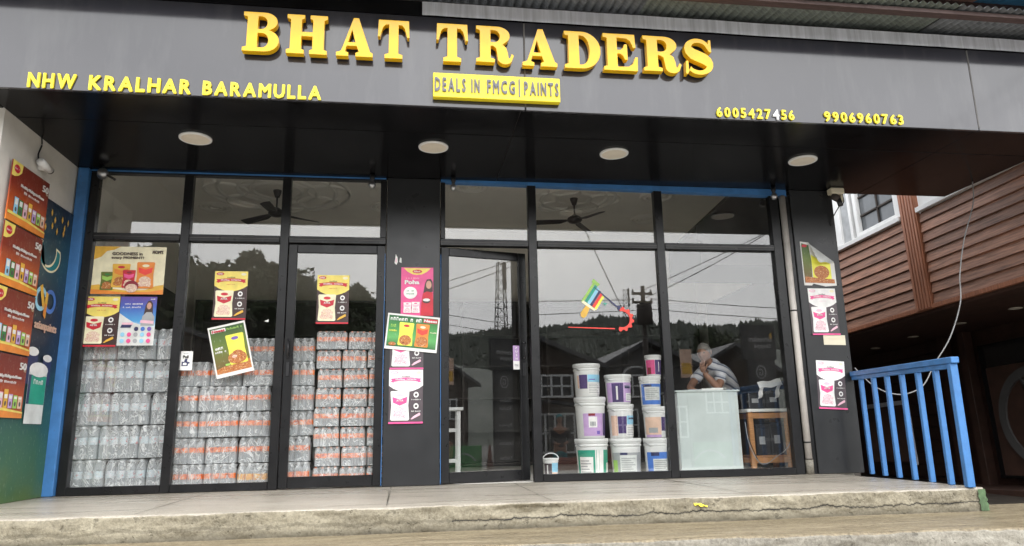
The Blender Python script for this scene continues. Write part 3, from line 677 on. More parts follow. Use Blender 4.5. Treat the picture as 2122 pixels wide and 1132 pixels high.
# ================================================================== PRINTED SHEETS
def sheet(name, label, cat, x, z, w, h, y, tilt=0.0, base='paper', group=None, wall=None, thick=.0012, curl=.004):
    """a thin printed sheet; its local frame is x 0..w, z 0..h, facing -y. wall='left' turns it to face +x"""
    t = thing(name, label, cat, (x, y, z), 0, group)
    t.rotation_euler = (0, tilt, 0)
    if wall == 'left': t.rotation_euler = (0, 0, R(90))
    t['w'] = w; t['h'] = h
    def fn(u, v): return (w * u, -curl * (math.sin(u * 5.1 + v * 2) * .5 + .5) * 0 - .0006, h * v)
    MB().bbox(0, w, -thick, 0, 0, h, b=.0003).obj('sheet', base, t)
    t['k'] = 1
    return t
def lay(t): t['k'] += 1; return -.0012 - .0005 * t['k']
def pr(t, name, mat, u0, u1, v0, v1):
    y = lay(t); w, h = t['w'], t['h']; MB().add([(u0 * w, y, v0 * h), (u1 * w, y, v0 * h), (u1 * w, y, v1 * h), (u0 * w, y, v1 * h)], [(0, 1, 2, 3)]).obj(name, mat, t)
def pg(t, name, mat, pts):
    y = lay(t); w, h = t['w'], t['h']; n = len(pts); MB().add([(u * w, y, v * h) for u, v in pts], [tuple(range(n))]).obj(name, mat, t)
def pe(t, name, mat, u, v, ru, rv, n=18): pg(t, name, mat, [(u + ru * math.cos(2 * math.pi * i / n), v + rv * math.sin(2 * math.pi * i / n)) for i in range(n)])
def pt(t, txt, mat, u, v, wu=None, hv=None, bold=.01, rot=0.0):
    y = lay(t); w, h = t['w'], t['h']
    me = text_mesh(txt, mat, wu * w if wu else None, hv * h if hv else None, bold)
    o = link('lettering', me, t, (u * w, y, v * h)); o.rotation_euler = (0, rot, 0); return o
def ps(t, mat, u, v, wu, hv, n=None):
    """a line of lettering too small to read"""
    y = lay(t); w, h = t['w'], t['h']; n = n or max(3, int(wu * w / (hv * h) * 1.3)); m = MB(); rnd = random.Random(int(u * 977 + v * 431)); x = (u - wu / 2) * w; cw = wu * w / n
    for i in range(n):
        if rnd.random() < .14 and 0 < i < n - 1: x += cw; continue
        a = cw * rnd.uniform(.6, .85); z0 = (v - hv / 2) * h; z1 = z0 + hv * h * rnd.uniform(.6, 1)
        k = rnd.uniform(.28, .45) * a
        m.add([(x, y, z0), (x + k, y, z0), (x + k, y, z1), (x, y, z1), (x + k, y, z1 - .3 * (z1 - z0)), (x + a, y, z1 - .3 * (z1 - z0)), (x + a, y, z1), (x + a, y, z0), (x + a - k * .7, y, z0), (x + a - k * .7, y, z1 - .3 * (z1 - z0))], [(0, 1, 2, 3), (1 + 3, 5, 6, 2), (8, 7, 5, 9)]); x += cw
    m.obj('lettering', mat, t)
def packet(t, u0, u1, v0, v1, body, band, food='print_food', logo='print_red'):
    """the printed picture of a food packet"""
    du, dv = u1 - u0, v1 - v0
    pg(t, 'packet_picture', body, [(u0 + .06 * du, v0), (u1 - .06 * du, v0), (u1, v0 + .04 * dv), (u1 - .05 * du, v0 + .5 * dv), (u1, v1 - .03 * dv), (u1 - .05 * du, v1), (u0 + .05 * du, v1), (u0, v1 - .03 * dv), (u0 + .05 * du, v0 + .5 * dv), (u0, v0 + .04 * dv)])
    pg(t, 'packet_band', band, [(u0 + .14 * du, v1 - .40 * dv), (u0 + .5 * du, v1 - .50 * dv), (u1 - .14 * du, v1 - .40 * dv), (u1 - .1 * du, v1 - .20 * dv), (u0 + .5 * du, v1 - .28 * dv), (u0 + .1 * du, v1 - .20 * dv)])
    pe(t, 'packet_logo', logo, u0 + .5 * du, v1 - .14 * dv, .2 * du, .055 * dv)
    fd = {'print_palepink': 'food_pink', 'print_plum': 'food_pink', 'print_food': 'food_dark', 'print_orange': 'food_dark', 'print_gold': 'food_dark'}.get(food, 'food_pale')
    pg(t, 'food_picture', fd, [(u0 + du * a, v0 + dv * b) for a, b in ((.14, .10), (.30, .06), (.55, .08), (.80, .06), (.88, .16), (.82, .24), (.86, .33), (.72, .42), (.52, .46), (.30, .43), (.17, .34), (.20, .24), (.10, .18))])
def atta(label, x, z, w, h, y, old=False, tilt=0.0, group='flour posters'):
    """the flour poster: pale banner top with ribbon, dark lower half with a packet; sun-faded copies are pink"""
    t = sheet('flour_poster', label, 'poster', x, z, w, h, y, tilt, 'print_plum' if old else 'print_brown', group)
    a, b, c = ('print_white', 'print_pink', 'print_palepink') if old else ('print_yellow', 'print_red', 'print_red')
    pg(t, 'banner', a, [(0, 1), (0, .70)] + [(i / 8, .70 - .115 * math.sin(math.pi * i / 8) ** .8) for i in range(1, 8)] + [(1, .70), (1, 1)])
    pe(t, 'logo', c, .16, .945, .115, .032); ps(t, 'print_white', .16, .945, .15, .035)
    pe(t, 'stamp', 'print_cream', .87, .94, .08, .028)
    ps(t, 'print_brown', .5, .872, .24, .03)
    pg(t, 'ribbon', b, [(.05, .775), (.14, .755), (.14, .772), (.3, .79), (.5, .795), (.7, .79), (.86, .772), (.86, .755), (.95, .775), (.91, .80), (.95, .83), (.86, .835), (.7, .848), (.5, .852), (.3, .848), (.14, .835), (.05, .83), (.09, .80)])
    ps(t, 'print_white', .5, .818, .62, .032)
    ps(t, c, .5, .725, .25, .018)
    packet(t, .05, .60, .06, .60, 'print_white' if old else 'print_cream', b, 'print_palepink' if old else 'print_skin', c)
    pt(t, 'ATTA', 'print_white', .325, .425, .2, None, .03)
    for v in (.53, .32): pe(t, 'seal', 'print_white', .80, v, .075, .052); pe(t, 'seal_core', 'print_plum', .80, v, .04, .026)
    for v in (.44, .225): ps(t, 'print_white', .80, v, .27, .022)
    for k in (0, 1, 2): pg(t, 'wheat_ear', 'print_gold' if not old else 'print_palepink', [(.64 + .03 * k, .085 + .02 * k), (.68 + .03 * k, .075 + .02 * k), (.93, .155 + .012 * k), (.90, .175 + .012 * k)])
    pr(t, 'footer', c if not old else 'print_pink', 0, 1, 0, .032)
    return t
YG = -.002            # outer face of the panes is at y = .004
t = sheet('snack_poster', 'cream landscape poster reading GOODNESS in every MOMENT on left window', 'poster', -3.448, 1.865, .66, .475, YG + .004, 0, 'print_cream')
pg(t, 'corner_wave', 'print_gold', [(0, 1), (.36, 1), (.27, .93), (.17, .90), (.10, .78), (0, .72)]); pg(t, 'ground_wave', 'print_gold', [(0, 0), (1, 0), (1, .20), (.88, .17), (.75, .09), (.5, .07), (.25, .12), (.1, .2), (0, .18)])
pg(t, 'ground_wave', 'print_orange', [(0, 0), (1, 0), (1, .10), (.8, .05), (.4, .04), (.2, .08), (0, .1)])
pt(t, 'GOODNESS in', 'print_brown', .46, .845, .42, .065, .02); pt(t, 'every MOMENT!', 'print_brown', .47, .755, .45, .065, .02); pt(t, "MOM'S", 'print_brown', .885, .885, .15, .075, .03)
packet(t, .12, .30, .08, .46, 'print_olive', 'print_lime', 'print_gold', 'print_green'); packet(t, .27, .52, .14, .63, 'print_gold', 'print_orange', 'print_orange', 'print_red')
packet(t, .42, .60, .13, .50, 'print_red', 'print_pink', 'print_peach', 'print_maroon'); packet(t, .61, .86, .12, .67, 'print_orange', 'print_red_bright', 'print_white', 'print_cream')
pe(t, 'bowl', 'print_maroon', .56, .16, .1, .12); pe(t, 'bowl_food', 'food_pale', .56, .12, .085, .09)
atta('yellow flour poster beside the blue poster on the leftmost window', -3.487, 1.355, .315, .485, YG + .004)
t = sheet('service_poster', 'blue poster with a smiling woman and rows of icons on the leftmost window', 'poster', -3.166, 1.367, .33, .474, YG + .004, 0, 'blue_print')
pg(t, 'white_field', 'print_sheen', [(0, 0), (1, 0), (1, .38), (.7, .40), (.4, .47), (.2, .56), (0, .66)])
pg(t, 'woman_hair', 'print_brown', [(.66, .60), (.70, .82), (.76, .91), (.84, .92), (.90, .86), (.92, .60), (.88, .52), (.70, .52)]); pe(t, 'woman_face', 'print_skin', .80, .81, .065, .07)
pg(t, 'woman_dress', 'print_grey', [(.60, .40), (.64, .60), (.74, .68), (.88, .68), (.97, .58), (.97, .40)]); pg(t, 'woman_arms', 'print_palepink', [(.58, .46), (.95, .44), (.96, .50), (.60, .52)])
ps(t, 'print_white', .38, .85, .5, .035); ps(t, 'print_white', .33, .78, .5, .035); ps(t, 'print_white', .9, .95, .13, .03)
pg(t, 'button', 'print_navy', [(.06, .36), (.34, .36), (.38, .43), (.10, .43)]); pr(t, 'button_band', 'print_palepink', .1, .4, .42, .465)
for j, v in enumerate((.335, .22, .09)):
    for i in range(5):
        if j == 0 and i < 2: continue
        pe(t, 'icon', ('print_blue', 'print_grey', 'print_violet', 'print_sky', 'print_navy', 'print_pink')[(i * 2 + j * 3 + (3 if j == 2 else 0)) % 6], .14 + .18 * i, v, .06, .045, 12)
atta('yellow flour poster above the tilted green poster on second window', -2.315, 1.617, .315, .487, YG + .004)
atta('yellow flour poster on the closed glass door', -1.325, 1.576, .315, .498, -.009)
t = sheet('spice_poster', 'green poster with white border and yellow packet, tilted on second window', 'poster', -2.232, 1.041, .352, .505, YG + .003, R(-13.6), 'paper', 'spice mix posters')
pr(t, 'print_field', 'olive_print', .04, .96, .07, .96); pg(t, 'plate', 'food_dark', [(.04, .07), (.96, .07), (.96, .25), (.75, .28), (.5, .21), (.25, .20), (.04, .16)])
pr(t, 'logo', 'print_white', .08, .46, .87, .935); pt(t, 'Neees', 'print_red', .27, .9, .34, .055, .04)
ps(t, 'print_lime', .70, .90, .42, .04); ps(t, 'print_white', .22, .56, .22, .05); ps(t, 'print_white', .24, .49, .30, .04)
packet(t, .42, .90, .20, .78, 'print_lemon', 'print_lemon', 'print_food', 'print_violet'); pe(t, 'stew', 'food_dark', .64, .32, .25, .12); pe(t, 'stew_pieces', 'food_pale', .57, .35, .07, .03)
pr(t, 'leaf_print', 'print_lime', .30, .42, .20, .24)
st_ = sheet('pull_sticker', 'white rounded sticker with a hand sign low on the second window', 'sticker', -2.588, 1.128, .122, .182, YG + .003, 0, 'print_white')
ps(st_, 'print_grey', .5, .88, .36, .07); pt(st_, 'Pull', 'ink_black', .5, .70, .40, .16, .02)
pg(st_, 'hand_print', 'print_navy', [(.20, .22), (.22, .45), (.38, .44), (.45, .60), (.62, .60), (.60, .46), (.80, .42), (.82, .36), (.70, .34), (.66, .22)]); pg(st_, 'hand_palm', 'print_white', [(.30, .27), (.32, .38), (.48, .40), (.60, .36), (.58, .27)])
sc_ = thing('paper_scrap', 'tiny white paper scrap stuck on the second window', 'scrap', (-1.80, .002, 1.61))
MB().prism([(-.022, -.006), (.018, -.014), (.020, .014)], -.0012, 0).obj('scrap', 'paper', sc_)
YP = -.0515
t = sheet('rice_flake_poster', 'pink poster reading Poha with a woman holding a bowl on centre pillar', 'poster', -.492, 1.655, .325, .50, YP, 0, 'print_pink')
pg(t, 'top_arc', 'print_yellow', [(.08, .985), (.20, .91), (.36, .855), (.5, .845), (.64, .855), (.80, .91), (.92, .985)]); pe(t, 'logo', 'print_red', .5, .915, .15, .04); ps(t, 'print_white', .5, .915, .2, .035)
ps(t, 'print_palepink', .36, .775, .42, .03); pt(t, 'Poha', 'print_white', .34, .69, .46, .09, .05)
pg(t, 'woman_hair', 'print_brown', [(.68, .42), (.74, .66), (.80, .75), (.92, .76), (.98, .70), (.99, .5)]); pe(t, 'woman_face', 'print_skin', .86, .64, .085, .085)
pg(t, 'woman_dress', 'print_red', [(.60, .0), (.64, .30), (.68, .46), (.80, .50), (.98, .48), (1, .3), (1, .0)]); pe(t, 'bowl', 'print_brown', .79, .30, .12, .045); pe(t, 'bowl_food', 'print_white', .79, .325, .11, .03)
pe(t, 'badge', 'print_white', .29, .47, .21, .125); ps(t, 'print_green', .29, .51, .22, .03); ps(t, 'print_green', .29, .45, .24, .03)
packet(t, .08, .32, .06, .27, 'print_white', 'print_palepink', 'print_plum', 'print_pink'); packet(t, .33, .58, .06, .28, 'print_white', 'print_palepink', 'print_plum', 'print_pink')
t = sheet('torn_paper', 'two torn poster scraps above the pink poster on centre pillar', 'scrap', -.562, 2.18, .075, .11, YP, 0, 'print_white')
for c in list(t.children): bpy.data.objects.remove(c)
MB().prism([(0, .02), (.02, 0), (.034, .03), (.03, .08), (.012, .112), (.006, .06)], -.001, 0).obj('scrap', 'print_white', t); MB().prism([(.048, .03), (.072, .02), (.07, .07), (.056, .08)], -.001, 0).obj('scrap', 'print_sheen', t)
MB().prism([(.008, .03), (.02, .02), (.024, .07), (.014, .07)], -.0016, -.0012).obj('print', 'print_palepink', t)
atta('faded pink flour poster half covered by the green one on centre pillar', -.592, 1.117, .33, .50, YP, True, 0, 'faded flour posters')
atta('faded pink flour poster lowest on the centre pillar', -.596, .590, .332, .525, YP - .0022, True, 0, 'faded flour posters')
t = sheet('spice_poster', 'green landscape poster with yellow and orange packets across centre pillar', 'poster', -.650, 1.325, .52, .36, YP - .016, R(5.6), 'paper', 'spice mix posters')
pr(t, 'print_field', 'green_print', .03, .97, .085, .95); ps(t, 'print_white', .36, .86, .60, .10); pr(t, 'logo', 'print_red', .69, .96, .81, .93); pt(t, 'Neees', 'print_white', .825, .87, .25, .08, .04)
packet(t, .24, .52, .13, .77, 'print_lemon', 'print_lemon', 'print_food', 'print_red'); packet(t, .56, .82, .13, .77, 'print_orange', 'print_red_bright', 'print_food', 'print_cream')
for u in (.38, .69): pe(t, 'stew', 'food_dark', u, .28, .115, .14)
ps(t, 'print_lime', .13, .66, .1, .1); ps(t, 'print_lemon', .13, .52, .14, .05); ps(t, 'print_cream', .90, .55, .12, .04); pe(t, 'dish', 'food_dark', .14, .15, .07, .05)
# right pillar
t = sheet('spice_poster', 'green spice poster with its torn corner folded over on right pillar', 'poster', 3.905, 2.01, .38, .50, YP, 0, 'paper', 'spice mix posters')
for c in list(t.children): bpy.data.objects.remove(c)
MB().prism([(0, 0), (.09, .0), (.11, .02), (.25, -.01), (.385, .0), (.385, .26), (.20, .36), (.10, .49), (.0, .50)], -.0012, 0).obj('sheet', 'paper', t)
pg(t, 'print_field', 'olive_print', [(.03, .06), (.27, .06), (.30, .55), (.25, .92), (.03, .96)]); pg(t, 'packet_picture', 'print_lemon', [(.30, .12), (.88, .12), (.88, .50), (.46, .62), (.30, .70)])
pe(t, 'stew', 'food_dark', .58, .30, .24, .15); pg(t, 'plate', 'food_dark', [(.05, .06), (.96, .05), (.96, .14), (.6, .16), (.05, .20)]); pe(t, 'logo', 'print_red', .12, .90, .08, .035)
def flap(u, v):
    a = Vector((.085, 0, .49)); b = Vector((.385, 0, .265)); c = Vector((.16, -.05, .245))
    p = a.lerp(b, u); q = p.lerp(c, v * .92); return (q.x, -.004 - .06 * math.sin(v * 1.5) - .002, q.z)
MB().grid(flap, 8, 8).obj('folded_corner', 'print_sheen', t)
atta('faded pink flour poster under the torn green one on right pillar', 3.934, 1.458, .325, .518, YP - .002, True, R(0), 'faded flour posters')
atta('faded pink flour poster lowest on the right pillar', 3.915, .672, .326, .515, YP, True, R(3), 'faded flour posters')
t = sheet('paper_note', 'small blank cream note below the poster on right pillar', 'note', 4.056, 1.352, .256, .108, YP - .004, R(1), 'cream')
ps(t, 'print_peach', .5, .6, .6, .07)
# sticker on the ajar door
ds = sheet('push_sticker', 'lilac strip sticker with white foot on the ajar door', 'sticker', -.09 + .79 * math.cos(R(14)) + .006 * math.sin(R(14)), 1.13, .072, .25, .79 * math.sin(R(14)) - .006 * math.cos(R(14)), 0, 'print_lilac')
ds.rotation_euler = (0, 0, R(14)); pr(ds, 'white_panel', 'print_white', 0, 1, 0, .36)
for v, c in ((.90, 'P'), (.75, 'U'), (.60, 'S'), (.45, 'H')): pt(ds, c, 'print_white', .5, v, None, .10, .03)
ps(ds, 'print_grey', .5, .18, .6, .10)
# decal on the paint window: brush, streaks and half a cog
dc = thing('window_decal', 'colourful paint brush decal with a red half cog on the window', 'decal', (1.24, -.0005, 1.50))
def dp(name, mat, pts, k=0): MB().prism(pts, -.0006 - .0004 * k, .0005 - .0004 * k).obj(name, mat, dc)
def rot2(pts, cx, cz, a): return [(cx + x * math.cos(a) - z * math.sin(a), cz + x * math.sin(a) + z * math.cos(a)) for x, z in pts]
A = R(56)
def strip(name, mat, off, wd, l0, l1): dp(name, mat, rot2([(l0, -off - wd), (l1, -off - wd), (l1, -off), (l0, -off)], .185, .325, A))
strip('green_bristle', 'print_lime', -.03, .026, -.02, .24); strip('green_stripe', 'print_teal', .0, .032, 0, .215); strip('sky_stripe', 'print_sky', .034, .032, 0, .205); strip('navy_stripe', 'print_navy', .068, .026, 0, .19); strip('red_stripe', 'print_red_bright', .096, .03, 0, .17); strip('yellow_stripe', 'print_lemon', .128, .026, -.01, .16)
dp('ferrule', 'print_cream', rot2([(-.03, -.14), (-.005, -.15), (.0, .02), (-.03, .02)], .185, .325, A), 1)
dp('brush_cap', 'print_lime', rot2([(.215, -.03), (.25, -.045), (.26, .05), (.22, .045)], .185, .325, A), 1)
dp('handle', 'print_gold', rot2([(-.03, -.085), (-.03, -.035), (-.13, -.03), (-.16, -.05), (-.16, -.085), (-.13, -.10)], .185, .325, A), 1)
dp('drip_line', 'print_navy', [(.29, .475), (.305, .475), (.545, .270), (.53, .262)], 1)
dp('drip_end', 'print_navy', [(.535, .275), (.555, .285), (.575, .27), (.57, .245), (.555, .225), (.54, .245)], 2)
dp('asterisk', 'print_teal', [(.375, .30), (.40, .305), (.405, .33), (.412, .305), (.435, .30), (.412, .293), (.405, .27), (.40, .293)], 0)
dp('base_line', 'print_red_bright', [(0, .045), (.0, .052), (.50, .040), (.50, .028)], 0)
cog = []
for i in range(29):
    a = R(100 - i * 210 / 28); r = .135 if (i // 2) % 2 else .115; cog.append((.58 + r * math.cos(a), .135 + r * .98 * math.sin(a)))
inn = [(.58 + .088 * math.cos(R(100 - i * 210 / 28)), .135 + .086 * math.sin(R(100 - i * 210 / 28))) for i in range(29)]
me_v = [(x, -.0006, z) for x, z in cog] + [(x, -.0006, z) for x, z in inn]
MB().add(me_v, [(i, i + 1, 29 + i + 1, 29 + i) for i in range(28)]).obj('half_cog', 'print_red_bright', dc)

# left wall: mural board and four flour banners
WX = -3.66
mu = sheet('paint_mural', 'dark teal wall board with moon, paint tins and asianpaints logo', 'mural', WX + .012, .004, 1.12, 2.62, -1.18, 0, 'mural_print', None, 'left', .012)
mu['k'] = 22
moon = arc(.66, .815, .17, .062, -215, 25, 24); inner = arc(.61, .83, .135, .055, 18, -205, 24)
pg(mu, 'moon', 'print_cream', moon + inner)
moon2 = arc(.66, .815, .157, .055, -210, 20, 24); inner2 = arc(.61, .827, .148, .060, 12, -200, 24)
pg(mu, 'moon_core', 'teal_cloth', moon2 + inner2)
for u, v in ((.50, .925), (.52, .90), (.60, .96), (.66, .94), (.71, .905), (.78, .955), (.83, .93), (.82, .91), (.88, .955), (.62, .915)): pg(mu, 'lantern', 'print_gold', [(u, v - .014), (u + .016, v), (u, v + .014), (u - .016, v)])
def ringm(u, v, ru, rv, w, a0, a1, mat):
    o_ = arc(u, v, ru, rv, a0, a1, 20); i_ = arc(u, v, ru - w, rv - w * .43, a1, a0, 20); pg(mu, 'logo_stroke', mat, o_ + i_)
ringm(.58, .655, .095, .042, .035, 20, 330, 'print_sky'); ringm(.73, .655, .095, .042, .035, -150, 160, 'print_blue'); pg(mu, 'logo_stroke', 'print_gold', [(.64, .60), (.68, .595), (.69, .68), (.65, .685)]); pg(mu, 'logo_stroke', 'print_orange', [(.635, .605), (.67, .59), (.68, .64), (.645, .645)]); pg(mu, 'logo_stroke', 'print_gold', [(.54, .695), (.58, .705), (.645, .64), (.62, .62)])
pt(mu, 'asianpaints', 'print_peach', .695, .562, .36, .036, .03)
for u, v, r in ((.555, .425, .085), (.79, .42, .07), (.67, .335, .14)):
    pr(mu, 'tin_picture', 'print_sheen' if r > .1 else 'print_navy', u - r, u + r, v - .10 * r / .15, v + .09 * r / .15)
    if r > .1: pr(mu, 'tin_label', 'print_teal', u - r * .98, u + r * .98, v - .03, v + .065); pr(mu, 'tin_side', 'print_navy', u - r * .98, u - r * .7, v - .03, v + .065); ps(mu, 'print_sheen', u + .02, v + .045, .16, .018)
    pe(mu, 'tin_lid', 'print_white', u, v + .09 * r / .15, r * 1.04, .026 * r / .15)
BAN = ['topmost of the four', 'second from top of the four', 'third from top of the four', 'lowest of the four']
for k in range(4):
    z1 = 2.745 - .520 * k
    t = sheet('flour_banner', f'brown multigrain flour panel on the left wall, {BAN[k]}', 'poster', WX + .030, z1 - .505, .62, .505, -1.262, 0, 'banner_print', 'brown flour panels on the left wall', 'left', .010)
    t['k'] = 19
    pg(t, 'logo_corner', 'print_yellow', [(0, 1), (.26, 1), (.24, .86), (.16, .78), (.07, .74), (0, .74)]); pe(t, 'logo', 'print_red', .115, .88, .075, .07); ps(t, 'print_white', .115, .88, .11, .035)
    pt(t, '50', 'print_white', .88, .84, .17, .12, .02); ps(t, 'print_cream', .95, .77, .06, .04)
    pt(t, 'Healthy Multigrain Flours', 'print_white', .55, .645, .62, .065, .02); ps(t, 'print_white', .55, .565, .42, .045)
    pg(t, 'shelf_print', 'print_orange', [(0, .10), (.5, .12), (1, .08), (1, 0), (0, 0)]); pg(t, 'shelf_edge', 'print_yellow', [(0, .16), (.5, .155), (1, .10), (1, .075), (.5, .11), (0, .11)])
    for i, c in enumerate(('print_sky', 'print_green', 'print_palepink', 'print_gold', 'print_lilac', 'print_lime', 'print_peach')):
        u = .13 + .115 * i; big = .06 if i == 3 else 0
        pr(t, 'pack_picture', c, u, u + .1, .15, .42 + big - .012 * i); pr(t, 'pack_panel', 'print_white', u + .015, u + .085, .30, .40 - .012 * i); pe(t, 'pack_mark', 'print_plum', u + .05, .22, .022, .04, 10)

# ================================================================== BOTTLE PACKS
def bottle_meshes(h, r, label_mat, lz0, lz1, cap='white_flat'):
    s = h
    prof = [(.001, .004), (r * .80, 0), (r * .97, .02 * s), (r, .05 * s), (r * .95, .11 * s), (r, .17 * s), (r * .95, .23 * s), (r, .29 * s), (r * .97, .36 * s), (r * .97, lz1 * s), (r, (lz1 + .03) * s), (r * .93, .74 * s), (r * .66, .83 * s), (r * .36, .90 * s), (r * .33, .945 * s)]
    body = MB().lathe(prof, 14, cap=False).mesh('bottle', 'bottle_plastic')
    lab = MB().lathe([(r * 1.005, lz0 * s), (r * 1.012, (lz0 + lz1) / 2 * s), (r * 1.005, lz1 * s)], 14, cap=False).mesh('label', label_mat)
    c = MB().lathe([(r * .42, .925 * s), (r * .43, .98 * s), (r * .36, 1.0 * s)], 10).mesh('cap', cap)
    return body, lab, c
BOT = {'large': bottle_meshes(.300, .0435, 'label_pale', .44, .66), 'orange': bottle_meshes(.236, .0365, 'label_orange', .44, .64), 'amber': bottle_meshes(.236, .0365, 'label_amber', .36, .60),
       'small': bottle_meshes(.182, .0300, 'label_orange', .42, .66, 'label_orange'), }
DIM = {'large': (.300, .0435), 'orange': (.236, .0365), 'amber': (.236, .0365), 'small': (.182, .0300)}
FILM = {}
def film_mesh(kind, n, deep, seed):
    k = (kind, n, deep, seed)
    if k in FILM: return FILM[k]
    h, r = DIM[kind]; W = 2 * r * n; D = 2 * r * deep; rnd = seed * 13.7
    prof = []                                   # (y, z) from the front foot over the top to the back
    NV = 26
    def fn(u, v):
        a = u * n; ph = (a % 1) - .5; bulge = math.cos(ph * math.pi) ** .5 if abs(ph) < .5 else 0
        x = W * (u - .5) * 1.015
        edge = max(0, abs(u - .5) * 2 - (1 - .7 / n)) * n / .7; back = r * 1.1 * edge * edge
        if v < .62:
            t = v / .62; z = h * .80 * t; y = -.003 + r * .5 * (1 - bulge)
            y -= .004
        elif v < .85:
            t = (v - .62) / .23; z = h * (.80 + .20 * math.sin(t * math.pi / 2)) - h * .03 * (1 - bulge); y = r * 1.05 * (1 - math.cos(t * math.pi / 2)) + r * .3 * (1 - bulge) - .006
        else:
            t = (v - .85) / .15; z = h * (1.0 + .01 * math.sin(t * 9)); y = r + D * .55 * t
        j = .010 * noise.noise(Vector((x * 22 + rnd, z * 16, rnd))) + .007 * noise.noise(Vector((x * 60, z * 40 + rnd, 3)))
        return (x * (1 - .012 * edge), y + j + back, max(.001, z + j * .6 - .012 * edge * (z > h * .6)))
    FILM[k] = MB().grid(fn, n * 7, NV).mesh('shrink_film', 'film'); return FILM[k]
def pack(kind, n, x, y, z, label, group, deep=2, rz=0.0):
    t = thing('bottle_pack', label, 'bottle pack', (x, y, z), rz, group)
    h, r = DIM[kind]; body, lab, cap = BOT[kind]
    for j in range(deep):
        for i in range(n):
            b = link('bottle', body, t, ((i - (n - 1) / 2) * 2 * r, r + j * 2 * r, .001), (random.uniform(-.02, .02), random.uniform(-.02, .02), random.uniform(0, 6)))
            if j == 0: link('label', lab, b)
            if j == 0 or n > 5: link('cap', cap, b)
    link('shrink_film', film_mesh(kind, n, deep, random.randint(0, 3)), t)
    return t
def place_row(kind_list, x0, z, y, rowname, bay, group, cols):
    x = x0
    for (kind, n), cn in zip(kind_list, cols):
        h, r = DIM[kind]; W = 2 * r * n
        pack(kind, n, x + W / 2, y + random.uniform(-.02, .045), z + random.uniform(0, .004), f'shrink-wrapped pack of {"large clear" if kind == "large" else ("yellow-label" if kind == "amber" else "orange-label")} water bottles, {rowname}, {cn}, {bay}', group, 2, random.uniform(-.05, .05)).rotation_euler.y = random.uniform(-.018, .018); x += W + random.uniform(.006, .020)
L3 = ['left', 'middle', 'right', 'far right']
z = .006
for k in range(5):
    place_row([('large', 4), ('large', 4), ('large', 2)] if k % 2 == 0 else [('large', 3), ('large', 4), ('large', 3)], -3.56 + .012 * math.sin(k * 2), z, .085, ORD[k] + ' row', 'leftmost window', 'large bottle packs in the left window', L3); z += .309
z = .006
rows2 = [[('orange', 4), ('orange', 4), ('amber', 4)], [('orange', 4), ('orange', 4), ('orange', 4)], [('orange', 3), ('orange', 5), ('orange', 4)], [('orange', 3), ('orange', 6), ('orange', 3)], [('orange', 4), ('orange', 4), ('orange', 4)]]
for k, rw in enumerate(rows2):
    place_row(rw, -2.63 + random.uniform(-.012, .012), z, .085, ORD[k] + ' row', 'second window', 'orange bottle packs in the second window', L3); z += .244
place_row([('orange', 4)], -2.03, z, .20, 'topmost row', 'second window', 'orange bottle packs in the second window', ['single'])
z = .006
for k in range(6):
    place_row([('orange', 4)], -1.635 + random.uniform(-.01, .02), z, .085 if k < 5 else .16, ORD[k] + ' row', 'behind the closed door', 'orange bottle packs behind the door', ['left stack']); z += .244
z = .006
for k in range(8):
    place_row([('small', 4), ('small', 4), ('small', 3)] if k < 7 else [('small', 5), ('small', 5)], -1.315 + .012 * math.sin(k * 1.7), z, .085, ORD[k] + ' row', 'behind the closed door', 'small bottle packs behind the door', ['left of small stack', 'middle of small stack', 'right of small stack'] if k < 7 else ['left of small stack', 'right of small stack']); z += .190

# ================================================================== PAINT BUCKETS
def bucket(x, y, z, d, h, label, design, pail=False):
    t = thing('paint_bucket', label, 'paint bucket', (x, y, z), random.uniform(-.15, .15), 'paint buckets in the window')
    R1 = d / 2; R0 = R1 * .87
    MB().lathe([(R0 * .96, 0), (R0, .006), (R0 + (R1 * .955 - R0) * .8, h * .74), (R1 * .955, h * .80)], 30).obj('body', 'bucket_white', t)
    rim = MB().lathe([(R1 * .955, h * .79), (R1 * 1.0, h * .795), (R1 * 1.0, h * .83), (R1 * .96, h * .835), (R1 * .965, h * .87), (R1 * 1.0, h * .875), (R1 * 1.0, h * .90), (R1 * .97, h * .905)], 30, cap=False).obj('rim', 'bucket_white', t)
    lid = MB().lathe([(R1 * 1.01, h * .905), (R1 * 1.03, h * .915), (R1 * 1.03, h * .975), (R1 * 1.0, h), (R1 * .9, h), (R1 * .88, h * .985), (.002, h * .985)], 30, cap=False).obj('lid', 'bucket_white', t)
    hp = [(-R1 * 1.03 * math.cos(a), -R1 * 1.02 * math.sin(a) * .75 - .004, h * (.86 - .62 * math.sin(a) * .55)) for a in [R(8 + 164 * i / 14) for i in range(15)]]
    if pail: hp = [(-R1 * 1.03 * math.cos(R(180 * i / 14)), -R1 * .35 * math.sin(R(180 * i / 14)), h * .95 + R1 * .75 * math.sin(R(180 * i / 14))) for i in range(15)]
    else: hp = [(R1 * 1.04 * math.cos(a), R1 * 1.06 * math.sin(a), h * (.88 - .40 * (1 - abs(math.cos(a))))) for a in [R(178 + 4 + 40 * i / 6) for i in range(7)]]
    MB().tube(hp, .006 if pail else .0035, 6).obj('handle', 'white_flat' if pail else 'steel', t)
    m = 1.004
    def rad(zz): return (R0 + (R1 * .955 - R0) * min(1, zz / (h * .78))) * m
    for k, (mat, a0, a1, z0, z1) in enumerate(design):
        e = .0006 * k
        def fn(u, v): a = R(-90 + a0 + (a1 - a0) * u); zz = h * (z0 + (z1 - z0) * v); rr = rad(zz) + e; return (rr * math.cos(a), rr * math.sin(a), zz)
        MB().grid(fn, max(2, int(abs(a1 - a0) / 10)), 2).obj('label_panel', mat, t)
    return t
